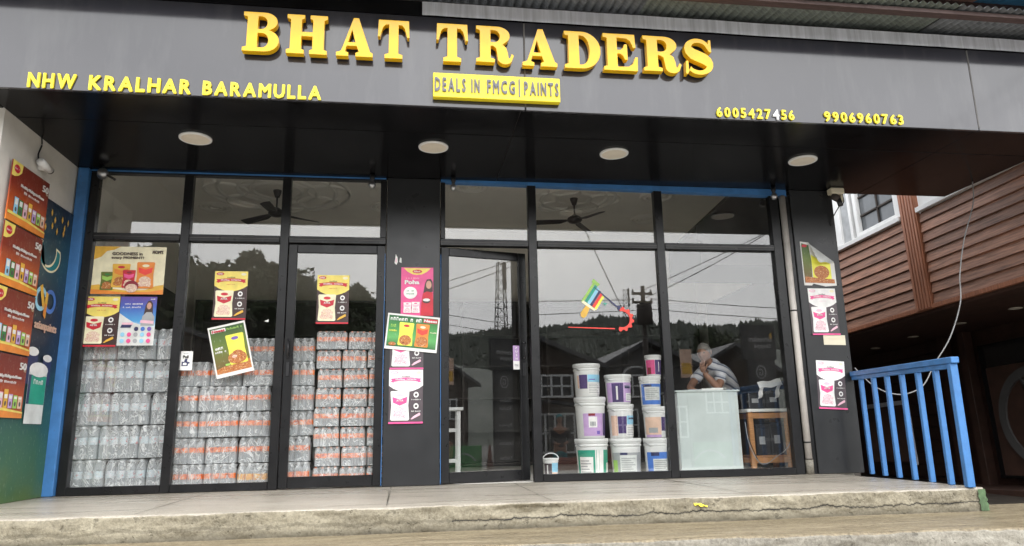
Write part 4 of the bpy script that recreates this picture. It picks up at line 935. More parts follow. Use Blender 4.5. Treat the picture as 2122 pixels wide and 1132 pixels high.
def lines(a0, a1, z0, z1, n, mat='print_grey'): return [(mat, a0, a0 + (a1 - a0) * (.95 - .3 * ((i * 7) % 3) / 2), z0 + (z1 - z0) * (i + .25) / n, z0 + (z1 - z0) * (i + .62) / n) for i in range(n)]
P_, W_ = 'print_purple', 'print_white'
BK = [
 (1.62, .006, .362, .40, 'large bucket with green and white label, bottom of the left bucket column', [('print_teal', -75, 75, .06, .70), (W_, 0, 34, .06, .70), ('print_white', -62, -8, .06, .52), (W_, 52, 75, .08, .36)] + lines(-58, -14, .10, .46, 5)),
 (1.615, .408, .345, .442, 'large bucket with lilac label, middle of the left bucket column', [('print_lilac', -48, 36, .06, .60), (P_, 38, 72, .06, .60), (W_, -26, 8, .26, .52), ('print_grey', -20, 2, .30, .40), ('print_violet', 6, 20, .10, .18), ('print_maroon', -26, 0, .54, .60)]),
 (1.59, .852, .298, .362, 'bucket with purple and blue label on top of the left bucket column', [('print_peach', -68, -58, .26, .64), (P_, -56, -18, .24, .66), ('print_sky', -16, 62, .44, .66), ('print_violet', -10, 20, .50, .53), (W_, -16, 62, .08, .42)] + lines(-12, 55, .10, .40, 6)),
 (1.995, .006, .345, .395, 'large bucket with pale grey label, bottom of the middle bucket column', [('print_grey', -75, 76, .05, .62), ('print_sheen', -36, 34, .06, .55), ('print_lime', -72, -48, .08, .42), ('print_navy', -34, -6, .56, .62)] + lines(-30, 28, .10, .50, 7)),
 (1.96, .403, .288, .365, 'bucket with peach and purple label, middle of the middle bucket column', [('print_peach', -76, -40, .08, .66), (P_, -38, 4, .14, .64), ('print_sky', 6, 70, .40, .66), ('print_navy', 14, 56, .55, .60), (W_, 0, 68, .06, .36)] + lines(6, 60, .08, .34, 5)),
 (1.935, .770, .298, .322, 'bucket with lilac and purple label on top of the middle bucket column', [('print_lilac', -78, 72, .06, .72), (P_, -46, 8, .06, .70), (W_, -26, -18, .14, .60), ('print_navy', 14, 50, .52, .62), (W_, 20, 66, .10, .36)] + lines(24, 60, .12, .34, 4)),
 (2.335, .006, .262, .392, 'bucket with blue and grey label, bottom of the right bucket column', [('print_blue', -76, 76, .06, .62), ('print_sheen', -40, 70, .04, .44), ('print_navy', -50, -8, .52, .62)] + lines(-34, 62, .06, .42, 7)),
 (2.325, .400, .255, .338, 'bucket with peach label and purple strip, third from top of right column', [('print_peach', -74, 20, .10, .66), (P_, 22, 70, .22, .66), ('print_grey', -50, 0, .16, .32), ('print_lilac', -70, 20, .02, .10)]),
 (2.312, .740, .242, .330, 'bucket with bright blue framed label, second from top of right column', [('print_blue', -76, 70, .06, .74), ('print_sheen', -52, 46, .20, .64), ('print_navy', -60, -10, .64, .72)] + lines(-44, 38, .24, .60, 6)),
 (2.335, 1.072, .182, .232, 'small crimson and purple paint tub on top of the right column', [('print_pink', -76, 0, .08, .76), ('print_maroon', -60, -30, .08, .4), (P_, 2, 66, .06, .76), (W_, 30, 36, .2, .66)]),
]
for i, (x, z, d, h, lb, de) in enumerate(BK): bucket(x - .03 + .010 * math.sin(i * 3), .45 + d / 2 - .02, z, d, h, lb, de)
bucket(1.115, .54, .006, .165, .205, 'small white pail with blue label and raised handle beside the columns', [('print_plum', -70, 0, .08, .74), ('print_sky', 2, 66, .30, .76), ('print_peach', 4, 60, .06, .28), (W_, -40, -30, .2, .66)], True)
board = thing('floor_plinth', 'low pale plinth under the paint buckets', 'plinth', (1.7, .6, .0045))

# ================================================================== COUNTER, TABLE, MAN
bpy.data.objects.remove(board)
ct = thing('counter', 'pale green frosted counter front behind the right window', 'counter', (2.86, .36, .004))
MB().bbox(-.350, .350, 0, .012, .04, .878, b=.003).obj('front_panel', 'frosted', ct)
MB().bbox(-.352, .352, .013, .45, .0, .87, b=.003).obj('cabinet', 'print_sheen', ct)
MB().bbox(-.37, .375, -.012, .49, .879, .90, b=.004).obj('counter_top', 'frosted', ct)
pb = thing('paper_stack', 'loose papers and ledger lying on the counter in front of the man', 'papers', (2.86, .55, .905))
for i, (x0, x1, y0, y1, z0, z1, r) in enumerate(((-.20, .0, -.12, .1, 0, .012, .1), (-.02, .22, -.15, .05, .0, .018, -.15), (.04, .24, -.16, .0, .019, .025, .2))):
    o = MB().bbox(x0, x1, y0, y1, z0, z1, b=.002).obj('ledger', 'paper' if i else 'print_grey', pb); o.rotation_euler = (0, 0, r)
tb = thing('wooden_table', 'orange wooden table frame with shelves near the right pillar', 'table', (3.60, .45, .004))
for x, y in ((-.24, 0), (.20, 0), (-.24, .34), (.20, .34)): MB().bbox(x, x + .055, y, y + .05, 0, .655, b=.004).obj('leg', 'wood_orange', tb)
MB().bbox(-.26, .28, -.02, .42, .656, .69, b=.004).obj('table_top', 'paper', tb)
for z in (.10, .585): MB().bbox(-.184, .199, .004, .044, z, z + .06, b=.003).obj('rail', 'wood_orange', tb); MB().bbox(-.184, .199, .345, .385, z, z + .06, b=.003).obj('rail', 'wood_orange', tb)
for x in (-.235, .206): MB().bbox(x, x + .045, .051, .339, .10, .155, b=.003).obj('rail', 'wood_orange', tb)
MB().bbox(-.183, .198, .046, .34, .162, .18, b=.002).obj('shelf', 'wood_orange', tb)
def crate(x, y, z, w, d, h, lb):
    t = thing('battery_box', lb, 'box', (x, y, z), 0, 'black boxes by the wooden table')
    MB().bbox(-w / 2, w / 2, 0, d, 0, h * .86, b=.006).obj('case', 'box_black', t); MB().bbox(-w / 2 - .004, w / 2 + .004, -.004, d + .004, h * .862, h, b=.006).obj('lid', 'box_black', t)
    MB().bbox(-w * .3, w * .1, -.0030, -.0005, h * .35, h * .6, b=.0005).obj('label', 'print_grey', t)
    return t
crate(3.54, .50, .186, .17, .25, .34, 'black box on the table shelf, left'); crate(3.72, .50, .186, .17, .25, .36, 'black box on the table shelf, right')
crate(3.50, .50, .696, .2, .24, .19, 'black box on the wooden table top, left'); crate(3.72, .50, .696, .21, .24, .21, 'black box on the wooden table top, right')
cl = thing('white_cloth', 'white strip folded in an arch over the black boxes', 'cloth', (3.62, .44, .80))
cp = [(-.14, 0, .0), (-.125, .0, .10), (-.06, .02, .155), (.06, .03, .185), (.14, .03, .205), (.17, .02, .20), (.10, 0.0, .08), (.08, 0, .015)]
def clf(u, v):
    pts = clf.p; f = u * (len(pts) - 1); i = min(int(f), len(pts) - 2); p = pts[i].lerp(pts[i + 1], f - i); return (p.x + .058 * v, p.y - .01 * math.sin(u * 7) + .01 * v, p.z + .02 * v)
clf.p = [Vector((-.14, -.01, 0)), Vector((-.125, -.01, .06)), Vector((-.10, 0, .12))]
MB().grid(clf, 8, 3).obj('fold', 'print_white', cl)
clf.p = [Vector((.06, -.012, .0)), Vector((.075, -.01, .07)), Vector((.11, 0, .15))]
MB().grid(clf, 8, 3).obj('fold', 'print_white', cl)
MB().grid(lambda u, v: (-.10 + .28 * u, .0 + .05 * v, .115 + .04 * u + .075 * v + .008 * math.sin(u * 9)), 10, 4).obj('fold', 'print_white', cl)
wc = thing('loose_wire', 'grey wire looping down in front of the wooden table', 'wire', (3.60, .42, .0045))
MB().tube(smooth_path([(-.30, 0, .55), (-.28, -.02, .30), (-.20, -.04, .12), (-.10, -.04, .10), (.02, -.03, .17), (.14, -.02, .24), (.22, .0, .36), (.23, .02, .68)]), .005).obj('wire', 'cable_grey', wc)
MB().tube(smooth_path([(-.29, .0, .40), (-.16, -.03, .06), (.0, -.04, .008), (.14, -.02, .03)]), .005).obj('wire', 'cable_black', wc)

def skin_obj(name, mat, verts, edges, radii, parent, root=0, sub=2):
    me = bpy.data.meshes.new(name); me.from_pydata(verts, edges, []); me.materials.append(M(mat)); o = link(name, me, parent)
    md = o.modifiers.new('skin', 'SKIN'); md.use_smooth_shade = True
    for i, r in enumerate(radii):
        rr = r if isinstance(r, tuple) else (r, r); me.skin_vertices[0].data[i].radius = rr
    me.skin_vertices[0].data[root].use_root = True
    s = o.modifiers.new('sub', 'SUBSURF'); s.levels = sub; s.render_levels = sub
    return o
def chain_body(chains):
    """chains of (point, radius); a chain starting with an int hangs on that earlier vertex"""
    V, E_, Rr = [], [], []
    for c in chains:
        prev = None
        for q in c:
            if isinstance(q, int): prev = q; continue
            V.append(q[0]); Rr.append(q[1])
            if prev is not None: E_.append((prev, len(V) - 1))
            prev = len(V) - 1
    return V, E_, Rr
def head(parent, c, r, face, hair_mat, skin='skin', cap=None, tilt=0.0):
    """an egg-shaped head with brow, nose, mouth, chin and ears; face = direction it looks"""
    f = Vector(face).normalized(); up = Vector((0, 0, 1)); up = (up - f * up.dot(f)).normalized(); rt = f.cross(up)
    c = Vector(c); m = MB(); nu, nv = 24, 18
    def fn(u, v):
        a = u * 2 * math.pi; b = -math.pi / 2 + v * math.pi
        x, y, z = math.cos(b) * math.sin(a), math.cos(b) * math.cos(a), math.sin(b)
        X, Y, Z = x * .78, y * .95, z * 1.18
        if z < 0: X *= 1 + .25 * z; Y *= 1 + .10 * z
        if y > .3:
            fr = (y - .3) / .7
            n_ = math.exp(-(x / .16) ** 2) * math.exp(-((z + .12) / .22) ** 2); Y += .26 * n_ * fr
            e_ = sum(math.exp(-((x - s * .34) / .15) ** 2) for s in (-1, 1)) * math.exp(-((z - .12) / .10) ** 2); Y -= .10 * e_ * fr
            br = math.exp(-((z - .27) / .09) ** 2); Y += .05 * br * fr
            mo = math.exp(-((z + .50) / .05) ** 2) * math.exp(-(x / .3) ** 2); Y -= .05 * mo * fr
            li = (math.exp(-((z + .43) / .05) ** 2) + math.exp(-((z + .58) / .06) ** 2)) * math.exp(-(x / .26) ** 2); Y += .045 * li * fr
            ch = math.exp(-((z + .85) / .13) ** 2); Y += .09 * ch * fr
        p = c + (rt * X + f * Y + up * Z) * r; return tuple(p)
    hd = m.grid(fn, nu, nv).obj('head', skin, parent)
    for s in (-1, 1):
        e = MB(); ec = c + rt * (.78 * s * r) + f * (-.05 * r)
        e.grid(lambda u, v: tuple(ec + (rt * (s * .10 * math.sin(v * math.pi)) + f * (.20 * math.cos(u * 2 * math.pi) * math.sin(v * math.pi)) + up * (.28 * math.cos(v * math.pi) + .05 * math.sin(u * 2 * math.pi) * math.sin(v * math.pi))) * r), 10, 8).obj('ear', skin, hd)
        ey = c + rt * (.33 * s * r) + f * (.80 * r) + up * (.13 * r)
        MB().lathe([(.001, -.09 * r), (.075 * r, -.05 * r), (.095 * r, 0), (.075 * r, .05 * r), (.001, .09 * r)], 8, tuple(ey), cap=False).obj('eye', 'ink_black', hd)
    def hf(u, v):
        a = u * 2 * math.pi; b = math.pi / 2 * (1 - v) ; y = math.cos(a); lim = -.35 + .85 * max(0, y) ** .7
        b = math.pi / 2 - v * (math.pi / 2 - math.asin(max(-.9, min(.95, lim))))
        x_, y_, z_ = math.cos(b) * math.sin(a), math.cos(b) * math.cos(a), math.sin(b)
        g = 1.06 + .05 * noise.noise(Vector((x_ * 5, y_ * 5, z_ * 5)))
        k = 1 if z_ > 0 else 1 + .2 * z_
        p = c + (rt * x_ * .80 * k + f * y_ * .97 + up * z_ * 1.19) * r * g; return tuple(p)
    MB().grid(hf, 28, 12).obj('cap' if cap else 'hair', cap or hair_mat, hd)
    return hd
def hand(parent, wrist, palm_dir, normal, curl, size=.09, skin='skin', thumb=1):
    """palm with four bent fingers of unequal length and a thumb leaving its side"""
    w = Vector(wrist); d = Vector(palm_dir).normalized(); n = Vector(normal); n = (n - d * n.dot(d)).normalized(); s = d.cross(n)
    ch = [[(tuple(w - d * .01), (.022, .026)), (tuple(w + d * size * .45), (.018, .036)), (tuple(w + d * size * .9), (.015, .036))]]
    for i, (off, ln) in enumerate(((-.030, .066), (-.010, .078), (.010, .072), (.029, .056))):
        p0 = w + d * size * .9 + s * off; a = curl; q = [2]; p = p0
        q.append((tuple(p), .0095))
        for k, fr in enumerate((.45, .33, .25)):
            a2 = curl * (k + 1) * .8; p = p + (d * math.cos(a2) + n * math.sin(a2)) * ln * fr; q.append((tuple(p), .0092 - .001 * k))
        ch.append(q)
    p = w + d * size * .35 + s * (-.034 * thumb); ch.append([1, (tuple(p), .012), (tuple(p + d * .03 - s * .022 * thumb + n * .012), .0105), (tuple(p + d * .058 - s * .026 * thumb + n * .024), .009)])
    V, E_, Rr = chain_body(ch); return skin_obj('hand', skin, V, E_, Rr, parent, 0, 2)

man = thing('person', 'person in striped polo shirt leaning on the counter, chin on hand', 'person', (3.42, 1.12, .004))
o0 = Vector((3.42, 1.12, .004))
def rel(p): return (p[0] - o0.x, p[1] - o0.y, p[2] - o0.z)
SP = dict(pel=(3.46, 1.14, .86), ab=(3.40, 1.05, .98), chest=(3.27, .93, 1.12), nb=(3.135, .86, 1.225), nk=(3.08, .82, 1.275), hd=(3.05, .80, 1.33), ls=(3.22, .775, 1.15), le=(3.10, .60, .935), lw=(2.945, .625, 1.12), rs=(3.10, 1.03, 1.16), re=(2.88, .90, .965), rw=(2.80, .70, .93))
g = lambda k, r: (rel(SP[k]), r)
V, E_, Rr = chain_body([[g('pel', (.155, .12)), g('ab', (.15, .115)), g('chest', (.15, .115)), g('nb', (.075, .07)), g('nk', .055), g('hd', .05)],
    [2, g('ls', .062), ((rel((3.17, .68, 1.03))), .052), g('le', .045), (rel((3.03, .61, 1.02)), .041), g('lw', .029)], [2, g('rs', .062), (rel((2.98, .97, 1.06)), .050), g('re', .043), (rel((2.84, .80, .945)), .038), g('rw', .028)],
    [0, (rel((3.40, 1.06, .80)), .10), (rel((3.36, 1.00, .47)), .066), (rel((3.42, 1.08, .10)), .045), (rel((3.34, 1.00, .045)), .038)], [0, (rel((3.52, 1.22, .80)), .10), (rel((3.50, 1.20, .47)), .066), (rel((3.56, 1.26, .10)), .045), (rel((3.48, 1.18, .045)), .038)]])
body = skin_obj('body', 'skin', V, E_, Rr, man, 0, 2)
V, E_, Rr = chain_body([[g('pel', (.175, .14)), g('ab', (.172, .135)), g('chest', (.172, .135)), g('nb', (.085, .08))], [2, g('ls', .083), (rel((3.175, .69, 1.045)), .072), (rel((3.15, .655, 1.005)), .070)], [2, g('rs', .083), (rel((2.99, .975, 1.07)), .070), (rel((2.96, .955, 1.04)), .068)]])
skin_obj('polo_shirt', 'striped_shirt', V, E_, Rr, man, 0, 2)
V, E_, Rr = chain_body([[g('pel', (.172, .138)), (rel((3.46, 1.14, .80)), (.17, .138))], [1, (rel((3.40, 1.06, .77)), .112), (rel((3.36, 1.0, .47)), .082), (rel((3.42, 1.08, .10)), .07)], [1, (rel((3.52, 1.22, .77)), .112), (rel((3.50, 1.2, .47)), .082), (rel((3.56, 1.26, .10)), .07)]])
skin_obj('trousers', 'trouser_dark', V, E_, Rr, man, 0, 2)
MB().tube([rel((3.19, .86, 1.195)), rel((3.155, .85, 1.225)), rel((3.12, .845, 1.25))], [.088, .086, .074], 16).obj('collar', 'striped_shirt', man)
head(man, rel((3.035, .775, 1.355)), .098, (-.62, -.62, -.16), 'hair_grey')
hand(man, rel(SP['lw']), (-.10, .06, 1), (.75, .35, .1), .35, .085)
hand(man, rel(SP['rw']), (.1, -1, -.05), (0, 0, -1), .25, .085)

# white stand inside the ajar door
wt = thing('white_stand', 'white painted side table with shelf inside the open door', 'table', (.02, .9, .004))
for x, y in ((-.16, 0), (.115, 0), (-.16, .3), (.115, .3)): MB().bbox(x, x + .04, y, y + .035, 0, .735, b=.003).obj('leg', 'white_paint', wt)
MB().bbox(-.19, .185, -.03, .36, .736, .77, b=.004).obj('table_top', 'white_paint', wt)
for z in (.17, .50): MB().bbox(-.119, .114, .003, .03, z, z + .04, b=.003).obj('rail', 'white_paint', wt)
MB().bbox(-.118, .113, .036, .29, .18, .20, b=.002).obj('shelf', 'white_paint', wt)
bx = thing('brown_bundle', 'brown bundle on the shelf of the white stand', 'bundle', (.0, 1.08, .206))
MB().bbox(-.10, .10, -.1, .1, 0, .20, b=.03).obj('bundle', 'dark_brown', bx)

# ceiling fans
def fan(x, y, lb, rz):
    t = thing('ceiling_fan', lb, 'ceiling fan', (x, y, 3.77), rz, 'ceiling fans')
    MB().lathe([(.03, -.10), (.055, -.02), (.058, -.001)], 16).obj('canopy', 'fan_brown', t)
    MB().tube([(0, 0, -.09), (0, 0, -.27)], .012).obj('rod', 'fan_brown', t)
    MB().lathe([(.02, -.24), (.05, -.26), (.10, -.295), (.11, -.33), (.08, -.36), (.03, -.375), (.001, -.378)], 22, cap=False).obj('motor', 'fan_brown', t)
    for k in range(3):
        a = k * 2 * math.pi / 3
        bl = MB().add([(.09, -.03, -.325), (.09, .03, -.325), (.20, .065, -.335), (.59, .07, -.345), (.60, .0, -.36), (.58, -.055, -.375), (.20, -.055, -.355), (.09, -.03, -.331), (.09, .03, -.331), (.20, .065, -.341), (.59, .07, -.351), (.60, 0, -.366), (.58, -.055, -.381), (.20, -.055, -.361)],
            [(0, 1, 2, 3, 4, 5, 6), (13, 12, 11, 10, 9, 8, 7)] + [(i, i + 7, (i + 1) % 7 + 7, (i + 1) % 7) for i in range(7)]).obj('blade', 'fan_brown', t)
        bl.rotation_euler = (0, 0, a)
fan(-2.2, 2.4, 'brown ceiling fan under the ringed plasterwork behind the left windows', R(25)); fan(1.93, 2.4, 'brown ceiling fan behind the upper pane above the paint buckets', R(55))

# ================================================================== RAILING, CABLES
rl = thing('railing', 'bright blue metal railing at the right end of the platform', 'railing', (4.34, -.07, .002))
ra = Vector((0, 0, 0)); rb = Vector((-.42, -1.98, 0))
rdir = (rb - ra).normalized(); rang = math.atan2(rdir.y, rdir.x)
def rbar(name, t, w, z0, z1, d=None):
    p = ra.lerp(rb, t); o = MB().bbox(-w / 2, w / 2, -(d or w) / 2, (d or w) / 2, z0, z1, b=.004).obj(name, 'blue_paint', rl); o.location = p; o.rotation_euler = (0, 0, rang); return o
Lr = (rb - ra).length
tr = MB().bbox(-.02, Lr + .035, -.032, .032, 1.005, 1.055, b=.005).obj('top_rail', 'blue_paint', rl); tr.rotation_euler = (0, R(1.3), rang)
tr = MB().bbox(-.02, Lr - .02, -.018, .018, .965, 1.004, b=.003).obj('under_rail', 'blue_paint', rl); tr.rotation_euler = (0, R(1.3), rang)
for i in range(6): rbar('baluster', .10 + i * .153, .042, 0, .965 - .046 * (.10 + i * .153))
rbar('end_post', 1.0, .058, 0, .958)
cb = thing('hanging_cable', 'pale grey cable hanging from the canopy and looping behind the railing', 'cable', (5.70, -.45, 3.11))
q0 = Vector((5.70, -.45, 3.11))
MB().tube(smooth_path([Vector(p) - q0 for p in ((5.78, -.5, 3.112), (5.74, -.5, 2.85), (5.58, -.48, 2.45), (5.46, -.48, 2.05), (5.40, -.5, 1.75), (5.22, -.5, 1.38), (5.03, -.45, 1.10), (4.90, -.4, .88), (4.75, -.30, .80), (4.62, -.2, .83), (4.5, -.12, .93), (4.38, -.06, 1.10))]), .0065).obj('cable', 'cable_grey', cb)

# ================================================================== NEIGHBOURING HOUSE (brown weatherboards)
NX = 6.5
nb = thing('wooden_house', 'neighbouring house clad in brown weatherboards with white framed windows', 'house', (NX, 0, -.4))
nb.rotation_euler = (R(-2.2), 0, 0)
def nbox(name, mat, x0, x1, y0, y1, z0, z1, par=None, b=.004): return MB().bbox(x0 - NX, x1 - NX, y0, y1, z0 + .4, z1 + .4, b=b).obj(name, mat, par or nb)
# weatherboards, each lapped over the one below
def planks(y0, y1, z0, z1, n):
    h = (z1 - z0) / n
    for i in range(n):
        a = z0 + i * h
        MB().prism([(.012, a + .4), (.0, a + .4 + .0), (-.028, a + .4 + .012), (-.026, a + .4 + .03), (-.004, a + h + .4 - .002), (.012, a + h + .4 - .002)], y0, y1, 'y').obj('weatherboard', 'brown_plank', nb) if False else \
        MB().add([(-.030, y0, a + .4), (-.004, y0, a + h + .396), (.012, y0, a + h + .396), (.012, y0, a + .4), (-.030, y1, a + .4), (-.004, y1, a + h + .396), (.012, y1, a + h + .396), (.012, y1, a + .4)],
                 [(0, 1, 2, 3), (7, 6, 5, 4), (0, 4, 5, 1), (1, 5, 6, 2), (2, 6, 7, 3), (3, 7, 4, 0)]).obj('weatherboard', 'brown_plank', nb)
planks(-2.6, 1.13, 2.10, 3.36, 9); planks(1.47, 9.0, 2.10, 3.36, 9)
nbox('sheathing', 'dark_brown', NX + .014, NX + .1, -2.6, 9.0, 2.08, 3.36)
# fluted pilaster
pl = nbox('pilaster', 'brown_trim', NX - .05, NX + .012, 1.14, 1.46, 2.04, 4.6)
for i in range(5): nbox('flute', 'brown_trim', NX - .064, NX - .049, 1.165 + i * .056, 1.205 + i * .056, 2.05, 4.6, pl, .004)
nbox('bottom_trim', 'brown_trim', NX - .045, NX + .02, -2.6, 9.0, 2.035, 2.095)
nbox('sill', 'white_paint', NX - .07, NX + .05, 1.47, 9.0, 3.362, 3.43); nbox('sill', 'white_paint', NX - .07, NX + .05, -2.6, 1.13, 3.362, 3.43)
nbox('upper_wall', 'white_paint', NX + .0, NX + .1, 2.98, 9.0, 3.432, 5.2); nbox('upper_wall', 'white_paint', NX + .0, NX + .1, -2.6, 1.13, 3.432, 5.2); nbox('upper_wall', 'white_paint', NX, NX + .1, 1.47, 2.979, 4.75, 5.2)
paint('pane_grey', (.13, .14, .15), .1)
wd = nbox('window', 'pane_grey', NX + .05, NX + .06, 1.52, 2.97, 3.45, 4.7)
for y0, y1 in ((1.48, 1.60), (2.44, 2.52), (2.60, 2.66), (2.90, 2.978)): nbox('window_frame', 'white_paint', NX - .02, NX + .045, y0, y1, 3.435, 4.75, wd)
nbox('window_frame', 'white_paint', NX - .02, NX + .045, 1.601, 2.439, 3.435, 3.50, wd); nbox('curtain', 'print_grey', NX + .02, NX + .04, 2.66, 2.90, 3.45, 4.7, wd)
for z in (3.75, 4.05, 4.35): nbox('glazing_bar', 'pole_dark', NX + .02, NX + .048, 1.61, 2.43, z, z + .03, wd)
nbox('glazing_bar', 'pole_dark', NX + .02, NX + .045, 2.0, 2.03, 3.51, 4.7, wd)
# overhang soffit and the dark ground floor behind the railing
nbox('overhang', 'dark_brown', NX + .0, 8.6, -2.6, 9.1, 1.99, 2.034)
for x, y in ((7.75, 4.3), (7.6, 3.1), (7.5, 1.95), (7.45, .9)):
    MB().lathe([(.075, 0), (.085, -.006), (.06, -.012), (.001, -.012)], 18, (x - NX, y, 1.989 + .4), cap=False).obj('soffit_lamp', 'lamp_diffuser', nb)
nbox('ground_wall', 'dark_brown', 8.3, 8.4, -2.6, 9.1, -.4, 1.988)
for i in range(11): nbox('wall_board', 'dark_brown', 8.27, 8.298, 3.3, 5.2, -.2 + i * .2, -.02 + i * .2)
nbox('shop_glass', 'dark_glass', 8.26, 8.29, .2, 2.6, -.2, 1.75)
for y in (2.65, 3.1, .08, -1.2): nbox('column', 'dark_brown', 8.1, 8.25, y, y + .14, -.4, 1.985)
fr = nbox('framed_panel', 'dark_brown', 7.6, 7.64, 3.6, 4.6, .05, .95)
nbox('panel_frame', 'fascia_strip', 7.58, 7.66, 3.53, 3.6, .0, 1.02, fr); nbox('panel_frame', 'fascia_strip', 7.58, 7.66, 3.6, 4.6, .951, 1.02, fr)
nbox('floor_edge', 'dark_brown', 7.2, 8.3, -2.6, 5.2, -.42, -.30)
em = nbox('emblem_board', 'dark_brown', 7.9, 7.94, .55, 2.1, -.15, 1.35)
def disc(name, mat, y, z, r0, r1, n, t, par, ph=0.0):
    m = MB(); o_ = [(y + r1 * math.cos(2 * math.pi * i / n + ph), z + .4 + r1 * math.sin(2 * math.pi * i / n + ph)) for i in range(n)]
    if r0 == 0: m.prism(o_, 7.9 - NX - t, 7.9 - NX - .001, 'x')
    else:
        i_ = [(y + r0 * math.cos(2 * math.pi * i / n + ph), z + .4 + r0 * math.sin(2 * math.pi * i / n + ph)) for i in range(n)]
        x = 7.9 - NX - t; m.add([(x, a, b) for a, b in o_] + [(x, a, b) for a, b in i_] + [(x + t, a, b) for a, b in o_] + [(x + t, a, b) for a, b in i_], [(i, (i + 1) % n, n + (i + 1) % n, n + i) for i in range(n)] + [(i, 2 * n + i, 2 * n + (i + 1) % n, (i + 1) % n) for i in range(n)] + [(n + i, n + (i + 1) % n, 3 * n + (i + 1) % n, 3 * n + i) for i in range(n)])
    m.obj(name, mat, par)
disc('emblem_ring', 'house_grey', 1.30, .62, .56, .68, 32, .03, em); disc('emblem_diamond', 'house_grey', 1.05, .35, .0, .36, 4, .045, em); disc('emblem_ring', 'dark_brown', 1.05, .35, .10, .16, 20, .06, em)
for a, l in ((2.3, .6), (1.2, .55), (2.9, .5)):
    MB().prism([(1.3 + .05 * math.cos(a + 1.57), 1.02 + .05 * math.sin(a + 1.57)), (1.3 - .05 * math.cos(a + 1.57), 1.02 - .05 * math.sin(a + 1.57)), (1.3 + l * math.cos(a) - .03, 1.02 + l * math.sin(a)), (1.3 + l * math.cos(a) + .03, 1.02 + l * math.sin(a) + .03)], 7.9 - NX - .028, 7.9 - NX - .001, 'x').obj('emblem_leaf', 'house_grey', em)

# ================================================================== ACROSS THE STREET (seen mirrored in the glass)
PV = -.86
struct(MB().box(-60, 60, -60, -10.2, STREET - .1, PV).obj('far_pavement', 'pavement_far'))
# two tall black shop boards facing the street
def tall_board(x, y, zt, label):
    t = thing('signboard', label, 'signboard', (x, y, PV), R(180))
    H = zt - PV
    MB().bbox(-.53, .53, -.06, .06, H - 1.05, H, b=.005).obj('head_panel', 'sign_black', t)
    MB().bbox(-.46, .40, -.05, .05, 0, H - 1.055, b=.005).obj('column_panel', 'sign_black', t)
    def tx(s, x_, z_, w_, h_): link('lettering', text_mesh(s, 'sign_letter', w_, h_, .01), t, (x_, -.0635 if z_ > H - 1.05 else -.0535, z_))
    tx('Greenlam', -.05, H - .44, .72, .17); tx('Shoppe', -.10, H - .66, .52, .17)
    MB().prism([(-.42, H - .25), (-.34, H - .30), (-.36, H - .45), (-.43, H - .42)], -.066, -.061).obj('leaf_mark', 'print_gold', t)
    zc = H - 1.42; n = 24
    rv = [(.0 + .16 * math.cos(2 * math.pi * i / n), -.0545, zc + .2 * math.sin(2 * math.pi * i / n)) for i in range(n)] + [(.0 + .13 * math.cos(2 * math.pi * i / n), -.0545, zc + .17 * math.sin(2 * math.pi * i / n)) for i in range(n)]
    MB().add(rv, [(i, (i + 1) % n, n + (i + 1) % n, n + i) for i in range(n)]).obj('round_mark', 'sign_letter', t); tx('G', .0, zc, .13, .2)
    for s, dz, w_ in (('Modular', 2.0, .46), ('Kitchen', 2.26, .46), ('Plywood', 2.80, .5), ('Laminates', 3.35, .52), ('Kitchen', 3.80, .46)):
        if H - dz > .05: tx(s, -.02, H - dz, w_, .12)
    for dz in (1.70, 2.52, 3.05, 3.55):
        if H - dz > .05: box('panel_line', 'joint_grey', t, -.44, .38, -.0535, -.051, H - dz - .008, H - dz)
tall_board(9.95, -13.0, 3.52, 'tall black shop board across the street, mirrored in door and right window')
def gable(name, label, x0, x1, y0, y1, zb, ze, xr, zr, wallm, roofm, group='houses across the street'):
    t = thing(name, label, 'house', ((x0 + x1) / 2, y0, zb), 0, group); cx = (x0 + x1) / 2
    MB().prism([(x0 - cx, 0), (x1 - cx, 0), (x1 - cx, ze - zb), (xr - cx, zr - zb - .15), (x0 - cx, ze - zb)], y1 - y0, 0).obj('wall', wallm, t)
    for a, za, b_, zb_ in ((x0 - .5, ze - .22, xr, zr), (xr, zr, x1 + .5, ze - .22)):
        MB().prism([(a - cx, za - zb), (b_ - cx, zb_ - zb), (b_ - cx, zb_ - zb + .12), (a - cx, za - zb + .12)], y1 - y0 - .4, .6).obj('roof_slope', roofm, t)
    for a, za, b_, zb_ in ((x0 - .5, ze - .22, xr, zr), (xr, zr, x1 + .5, ze - .22)):
        MB().prism([(a - cx, za - zb - .06), (b_ - cx, zb_ - zb - .06), (b_ - cx, zb_ - zb + .13), (a - cx, za - zb + .13)], .601, .66).obj('barge_board', 'roof_tin', t)
    return t
def hwin(t, x, z, w, h, arch=False, n=3):
    f = bpy.data.objects.new('window', None); COL.objects.link(f); f.parent = t; f.location = (x, .02, z)
    box('pane', 'dark_glass', f, -w / 2, w / 2, 0, .02, 0, h)
    for i in range(n + 1): box('frame', 'white_paint', f, -w / 2 + w * i / n - .04, -w / 2 + w * i / n + .04, .02, .07, 0, h)
    for zz in (0, h * .5, h): box('frame', 'white_paint', f, -w / 2 - .04, w / 2 + .04, .021, .065, zz - .04, zz + .04)
    if arch:
        p = arc(0, h, w / 2 + .05, .45, 0, 180, 12); q = arc(0, h, w / 2 - .06, .36, 180, 0, 12); MB().prism(p + q, .02, .07).obj('arch', 'white_paint', f)
        MB().prism(arc(0, h, w / 2, .4, 0, 180, 12), 0, .018).obj('pane', 'dark_glass', f)
h1 = gable('gabled_house', 'brown gabled house with white windows mirrored beside the paint buckets', 1.2, 7.2, -22, -30, PV, 3.2, 3.2, 4.9, 'house_brown', 'roof_tin')
